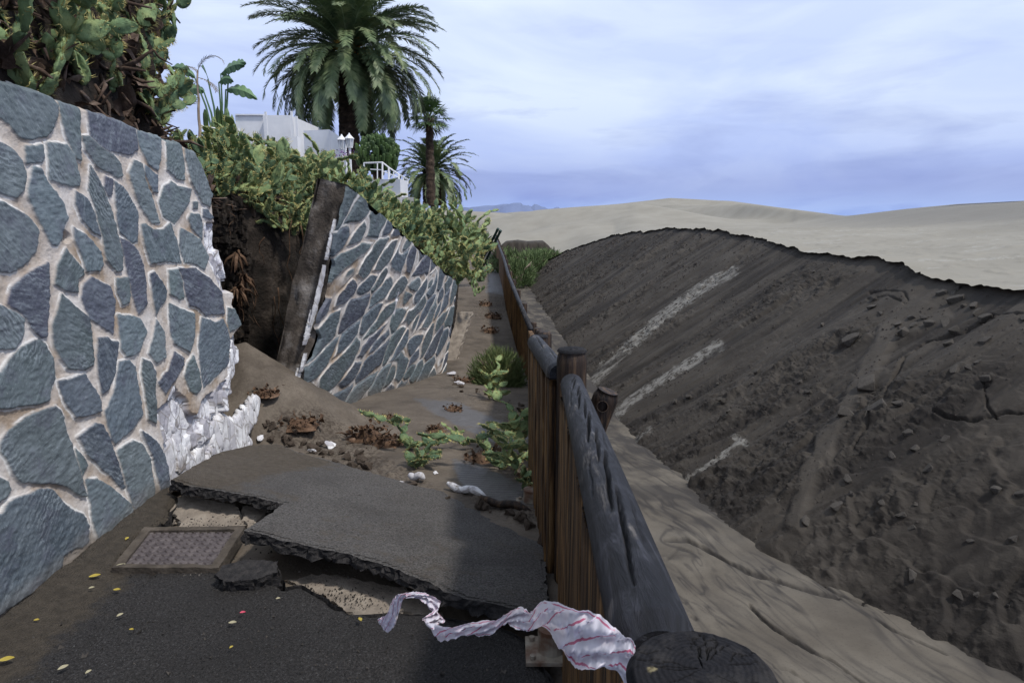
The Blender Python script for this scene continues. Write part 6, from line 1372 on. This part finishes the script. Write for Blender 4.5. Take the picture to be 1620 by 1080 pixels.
    # green metal posts
    for (x0, y0, x1, y1, lb) in ((757, 420, 788, 362, 'left of the two dark green metal bars sticking up at a slant'), (764, 420, 792, 365, 'right of the two dark green metal bars sticking up at a slant')):
        a, b = P(x0 - 8, y0 + 18, 15.5), P(x1, y1, 14.5); m = MB(); d = b - a; m.tube([(0, 0, 0), d], .030, 4); m.tube([d * .96, d * 1.005], .034, 4); o = m.build('metal_bar', M['green_metal']); o.location = a; tag(o, lb, 'metal bar', 'green metal bars')
    # dark eroded mud bank far behind the shrubs
    pxs = np.linspace(790, 878, 60); rows = []
    for k, (dd, dz) in enumerate(((0, 0), (.1, .5), (.25, .9), (.5, 1.0), (3, 1.0))):
        top = np.interp(pxs, [790, 800, 820, 835, 862, 868, 878], [392, 384, 382, 384, 383, 388, 400]); T = np.array([P(x, y_, 43) for x, y_ in zip(pxs, top)]); Bm = np.array([P(x, 412, 43) for x in pxs]); r_ = Bm + (T - Bm) * dz; r_[:, 1] += dd + .15 * vn(pxs * .3, 0 * pxs + k, 0, 970); rows.append(r_)
    o = link('mud_bank', npmesh('mud_bank', np.array(rows).reshape(-1, 3), gridq(5, 60), {'dry': np.zeros(300), 'damp_shade': np.full(300, .4)}), M['slope']); tag(o, kind='structure')
    q = P(822, 440, 29.5); m = MB(); m.tube([(0, 0, 0), (.1, 0, .55), (.25, 0, .95), (.55, .1, 1.25)], [.035, .03, .022, .01], 6); m.tube([(.1, 0, .55), (-.1, .1, .95)], [.02, .008], 5); o = m.build('dead_branch', M['drystem'], None, True); o.location = P(821, 460, 29.5); tag(o, 'bare pale dead branch standing in front of the far shrubs', 'branch')
houses()

# ================================================================== SMALL THINGS ON THE GROUND
def crumbs():
    rg = random.Random(31); mb = MB()
    for i in range(1300):
        t = rg.random(); px, py = rg.choice(((385 + 340 * t + rg.gauss(0, 10), 862 + 95 * t + rg.gauss(0, 14)), (200 + 240 * t, 900 + rg.gauss(0, 8)), (470 + 170 * t, 930 + 35 * t + rg.gauss(0, 8)), (rg.uniform(20, 840), rg.uniform(960, 1075)), (270 + 170 * t, 830 + rg.gauss(0, 8)), (60 + 200 * t, 960 - 160 * t + rg.gauss(0, 12))))
        p = Pz(px, py, -.045 if (470 < px < 650 and 905 < py < 962) else .004); r = rg.uniform(.002, .007) * (2 if rg.random() < .05 else 1)
        mb.add([p + np.array((rg.uniform(-1, 1), rg.uniform(-1, 1), z)) * r for z in (-.3, -.3, -.3, .9, .6)], [(0, 1, 3), (1, 2, 3), (2, 0, 3), (0, 1, 4), (1, 2, 4), (2, 0, 4)])
    tag(mb.build('asphalt_crumbs', M['crumb2']), kind='stuff')
crumbs()
def debris():
    lbs = [(585, 690, .20, 'heap of brown dead cactus pads and roots at the foot of the spilled soil'), (615, 700, .16, 'tangle of brown roots beside the uprooted cactus'), (690, 678, .10, 'small brown heap of dry pads below the leaning wall'), (425, 622, .13, 'brown tuft of roots on the soil heap next to the broken wall'), (478, 672, .17, 'dark lump of roots sunk in the spilled soil'), (612, 657, .07, 'tiny brown tuft on the mud under the leaning wall'),
           (770, 722, .15, 'dark brown rotten stump among the torn cacti by the fence'), (775, 520, .22, 'brown litter heap on the path in front of the far fence'), (780, 498, .22, 'brown litter strip across the far path'), (770, 478, .20, 'farthest brown litter heap on the path'), (735, 600, .16, 'grey brown rubble heap at the far lower corner of the leaning wall'), (720, 645, .10, 'brown scraps on the wet path'), (840, 752, .10, 'reddish brown dead pad against the fence')]
    for i, (px, py, r, lb) in enumerate(lbs):
        rg = random.Random(60 + i); p = snap(px, py, PATHV, _pp, 5); mb = MB(); vs = [(0, 0, r * .30)] + [(math.cos(q * .524) * r * rr_ * rg.uniform(.8, 1.2), math.sin(q * .524) * r * rr_ * rg.uniform(.8, 1.2), r * z_) for rr_, z_ in ((.45, .22), (.95, -.10)) for q in range(12)]; mb.add(vs, [(0, 1 + q, 1 + (q + 1) % 12) for q in range(12)] + [(1 + q, 13 + q, 13 + (q + 1) % 12, 1 + (q + 1) % 12) for q in range(12)])
        for k in range(90):
            c = Vector((max(-.9, min(.9, rg.gauss(0, .5))) * r, max(-.9, min(.9, rg.gauss(0, .5))) * r, abs(rg.gauss(0, .22)) * r)); up = Vector((rg.gauss(0, 1), rg.gauss(0, 1), rg.gauss(.2, .6))).normalized(); nr = up.orthogonal().normalized(); nr.rotate(Matrix.Rotation(rg.uniform(0, 6), 3, up)); sd = up.cross(nr); s_ = r * rg.uniform(.10, .34)
            if k % 3: mb.add([c + up * t * s_ + sd * sg * w_ * s_ * .5 + nr * s_ * .35 * math.sin(t * 4 + sg) for t, w_ in ((0, .3), (.5, 1), (1, .4)) for sg in (-1, 1)], [(0, 1, 3, 2), (2, 3, 5, 4)])
            else: mb.tube([c, c + up * s_ * .7 + nr * s_ * .2, c + up * s_ * 1.5], [s_ * .14, s_ * .10, s_ * .03], 5)
        o = mb.build('litter_heap', M['debris'], None, True); o.location = p + np.array((0, 0, .01)); tag(o, lb, 'plant litter')
    rg = random.Random(77)
    for i in range(70):
        a = rg.random(); px, py = rg.choice(((460 + 230 * a + rg.gauss(0, 12), 690 + 90 * a + rg.gauss(0, 12)), (420 + 70 * a, 680 + rg.gauss(0, 16)), (700 + 140 * a, 775 + 45 * a + rg.gauss(0, 8)), (500 + rg.gauss(0, 40), 700 + rg.gauss(0, 15)), (720 + 110 * a, 600 + 40 * a + rg.gauss(0, 6))))
        p = snap(px, py, PATHV, _pp, 5); r = rg.uniform(.012, .05) * (1.5 if rg.random() < .15 else 1); place('soil_clod', CLODS[i % 6], tuple(p + np.array((0, 0, r * .3))), r, None, 'brown clod or stone scattered along the edge of the muddy path', 'clod', 'clods along the broken paving')
    for px, py, r, lb in ((633, 760, .028, 'white plaster crumb lying past the back edge of the slab'), (522, 703, .05, 'pale broken wall piece in the soil behind the slab'), (494, 712, .04, 'grey stone in the soil behind the slab'), (412, 692, .045, 'white plaster lump at the tip of the broken stump'), (716, 590, .10, 'pale rubble piece at the corner of the leaning wall'), (728, 604, .08, 'second rubble piece at the corner of the leaning wall'), (690, 745, .02, 'tiny white chip on the mud')):
        p = snap(px, py, PATHV, _pp, 5); place('plaster_lump', WHITES[int(px) % 3], tuple(p + np.array((0, 0, r * .4))), r, None, lb, 'plaster')
    for px, py, L, az, lb in ((738, 776, .30, -.55, 'long white plaster strip lying across the back of the slab'), (660, 758, .12, -.3, 'short white plaster strip by the uprooted cactus'), (800, 800, .35, -.5, 'dark wooden lath near the fence foot')):
        p = snap(px, py, PATHV, _pp, 5) + np.array((0, 0, .03)); mb = MB(); mb.tube([(math.cos(az) * t * L, math.sin(az) * t * L, .012 * math.sin(t * 9)) for t in np.linspace(-.5, .5, 9)], [.012, .022, .026, .022, .027, .024, .026, .02, .008], 7); o = mb.build('plaster_strip' if 'white' in lb else 'wooden_lath', M['plaster'] if 'white' in lb else M['post'], None, True); o.location = p; tag(o, lb, 'plaster' if 'white' in lb else 'lath')
    LV = [(150, 911, .045, 'leaf_y', .5, 'largest yellow leaf lying on the dirt strip below the wall'), (190, 895, .045, 'leaf_p', .8, 'pale narrow leaf lying left of the access cover'), (185, 933, .030, 'leaf_y', .1, 'small orange yellow leaf on the dark asphalt'), (201, 852, .030, 'leaf_y', 1.6, 'yellow leaf standing near the wall base'), (145, 930, .022, 'leaf_p', .6, 'tiny pale leaf beside the largest yellow leaf'), (10, 1043, .05, 'leaf_y', .4, 'yellow leaf at the lower left corner'), (368, 985, .030, 'leaf_p', .2, 'pale leaf in the middle of the asphalt'), (190, 973, .026, 'leaf_p', 1.0, 'thin pale leaf on the asphalt left of centre'),
          (384, 969, .022, 'petal', .3, 'pink petal on the dark asphalt'), (440, 947, .018, 'leaf_p', .3, 'tiny white scrap near the peeled asphalt edge'), (570, 980, .03, 'leaf_y', 2.0, 'brownish leaf near the tip of the tape'), (100, 1056, .034, 'leaf_p', .9, 'greyish star shaped leaf near the lower edge'), (140, 1063, .022, 'leaf_p', 1.1, 'little white leaf near the lower edge'), (208, 996, .018, 'leaf_y', .0, 'tiny yellow leaf below the pale leaf'), (366, 1024, .016, 'leaf_y', 1.0, 'tiny yellow speck of leaf in the foreground'), (58, 981, .02, 'leaf_y', .3, 'tiny yellow leaf on the dirt at the left'), (80, 912, .024, 'petal', .2, 'reddish scrap against the wall foot')]
    for px, py, L, mt, az, lb in LV:
        p = Pz(px, py, .022); mb = MB(); vs = []; w_ = L * .26
        for i in range(7):
            t = i / 6; ww = w_ * math.sin(math.pi * (t * .96 + .02)); z = .0015 * math.sin(math.pi * t) + .003; vs += [((t - .5) * L, -ww, z), ((t - .5) * L, 0, z - .003), ((t - .5) * L, ww, z + .002)]
        mb.add(vs, [(i * 3 + j, i * 3 + j + 1, i * 3 + j + 4, i * 3 + j + 3) for i in range(6) for j in range(2)]); o = mb.build('fallen_leaf', M[mt], None, True); o.location = p; o.rotation_euler.z = az; tag(o, lb, 'leaf', 'fallen leaves')
debris()

# ================================================================== TAPE
def tape():
    """crumpled plastic ribbon: centre line, half width vector, folded across"""
    ctr = [(1000, 1060, .66, 6, 34), (985, 1040, .68, 12, 26), (960, 1030, .72, 22, 28), (930, 1018, .76, 20, 40), (902, 1002, .80, 10, 38), (882, 984, .86, 4, 30), (860, 976, .92, -4, 20), (838, 984, .98, 3, 17), (822, 978, 1.02, 8, 14), (806, 978, 1.06, 8, 12), (785, 990, 1.1, 5, 12), (760, 996, 1.14, 2, 11), (735, 999, 1.18, 0, 10), (706, 1002, 1.22, -2, 11), (684, 1000, 1.26, -8, 12), (680, 985, 1.3, -12, 6), (692, 976, 1.32, -12, 5), (690, 962, 1.34, 8, 6), (680, 950, 1.36, 8, 5), (665, 943, 1.38, 2, 4), (645, 943, 1.40, 1, 4), (632, 946, 1.42, -5, 4), (626, 960, 1.44, -7, 4), (621, 975, 1.46, -8, 5), (612, 985, 1.47, -10, 8), (604, 992, 1.48, -7, 10)]
    n = len(ctr); K = 10; W_ = 13; V = []; U = []; Tv = []; acc = 0; last = None
    for i in range((n - 1) * K + 1):
        t = i / K; j = min(int(t), n - 2); f = t - j; g = lambda q: np.array(ctr[max(0, min(n - 1, q))], float); c0, c1, c2, c3 = g(j - 1), g(j), g(j + 1), g(j + 2)
        c = .5 * ((2 * c1) + (c2 - c0) * f + (2 * c0 - 5 * c1 + 4 * c2 - c3) * f * f + (3 * c1 - c0 - 3 * c2 + c3) * f ** 3); p = P(c[0], c[1], c[2]); acc += 0 if last is None else np.linalg.norm(p - last); last = p
        for k in range(W_):
            s = k / (W_ - 1) * 2 - 1; q = P(c[0] + c[3] * s, c[1] - c[4] * s, c[2]); cr = .008 * math.sin(s * 7 + i * .23) + .016 * abs(mnoise.noise(Vector((i * .16, s * 1.6, 1)))) + .012 * abs(mnoise.noise(Vector((i * .42 + s, s * 3.4 - i * .1, 7)))); r = ray(c[0], c[1]); q = q + r / np.linalg.norm(r) * cr * 1.6 + np.array((0, 0, .35 * cr)); V.append(q); U.append(acc); Tv.append(k / (W_ - 1))
    V = np.array(V); c0 = V.mean(0); o = link('barrier_tape', npmesh('barrier_tape', V - c0, gridq((n - 1) * K + 1, W_), {'tu': U, 'tv': Tv}), M['tape']); o.location = c0; tag(o, 'crumpled white barrier tape with red print trailing from the front post', 'tape')
    mb = MB(); vs = []
    for i in range(15):      # the loose corner that stands up beside the knot
        t = i / 14; a = P(915 + 24 * t, 1000 - 24 * t, .79 - .02 * t); w_ = 7 * (1 - .6 * t) / F * .8; vs += [a + np.array((w_ * sg * .7 + .003 * math.sin(i), .004 * math.sin(i * .9 + sg), w_ * sg * .7)) for sg in (-1, 0, 1)]
    cc = np.mean(vs, 0); me = npmesh('tape_end', np.array(vs), gridq(15, 3), {'tu': np.repeat(np.linspace(0, .06, 15), 3), 'tv': np.tile([.1, .5, .9], 15)}); e = link('tape_end', me, M['tape'], o); e.location = -c0
    # the band wrapped round the post
    vs = []; uu = []; vv = []
    for i in range(60):
        a = math.pi * .55 + 1.9 * math.pi * i / 59; 
        for k in range(6): vs.append((PT1[0] + math.cos(a) * (.0765 + .0025 * math.sin(i * .8 + k)), PT1[1] + math.sin(a) * (.0765 + .0025 * math.sin(i * .7 + k)), PT1[2] - .045 - .045 * k / 5 + .008 * math.sin(i * .35))); uu.append(i * .008); vv.append(k / 5)
    e = link('tape_loop', npmesh('tape_loop', np.array(vs), gridq(60, 6), {'tu': uu, 'tv': vv}), M['tape'], o); e.location = -c0
tape()
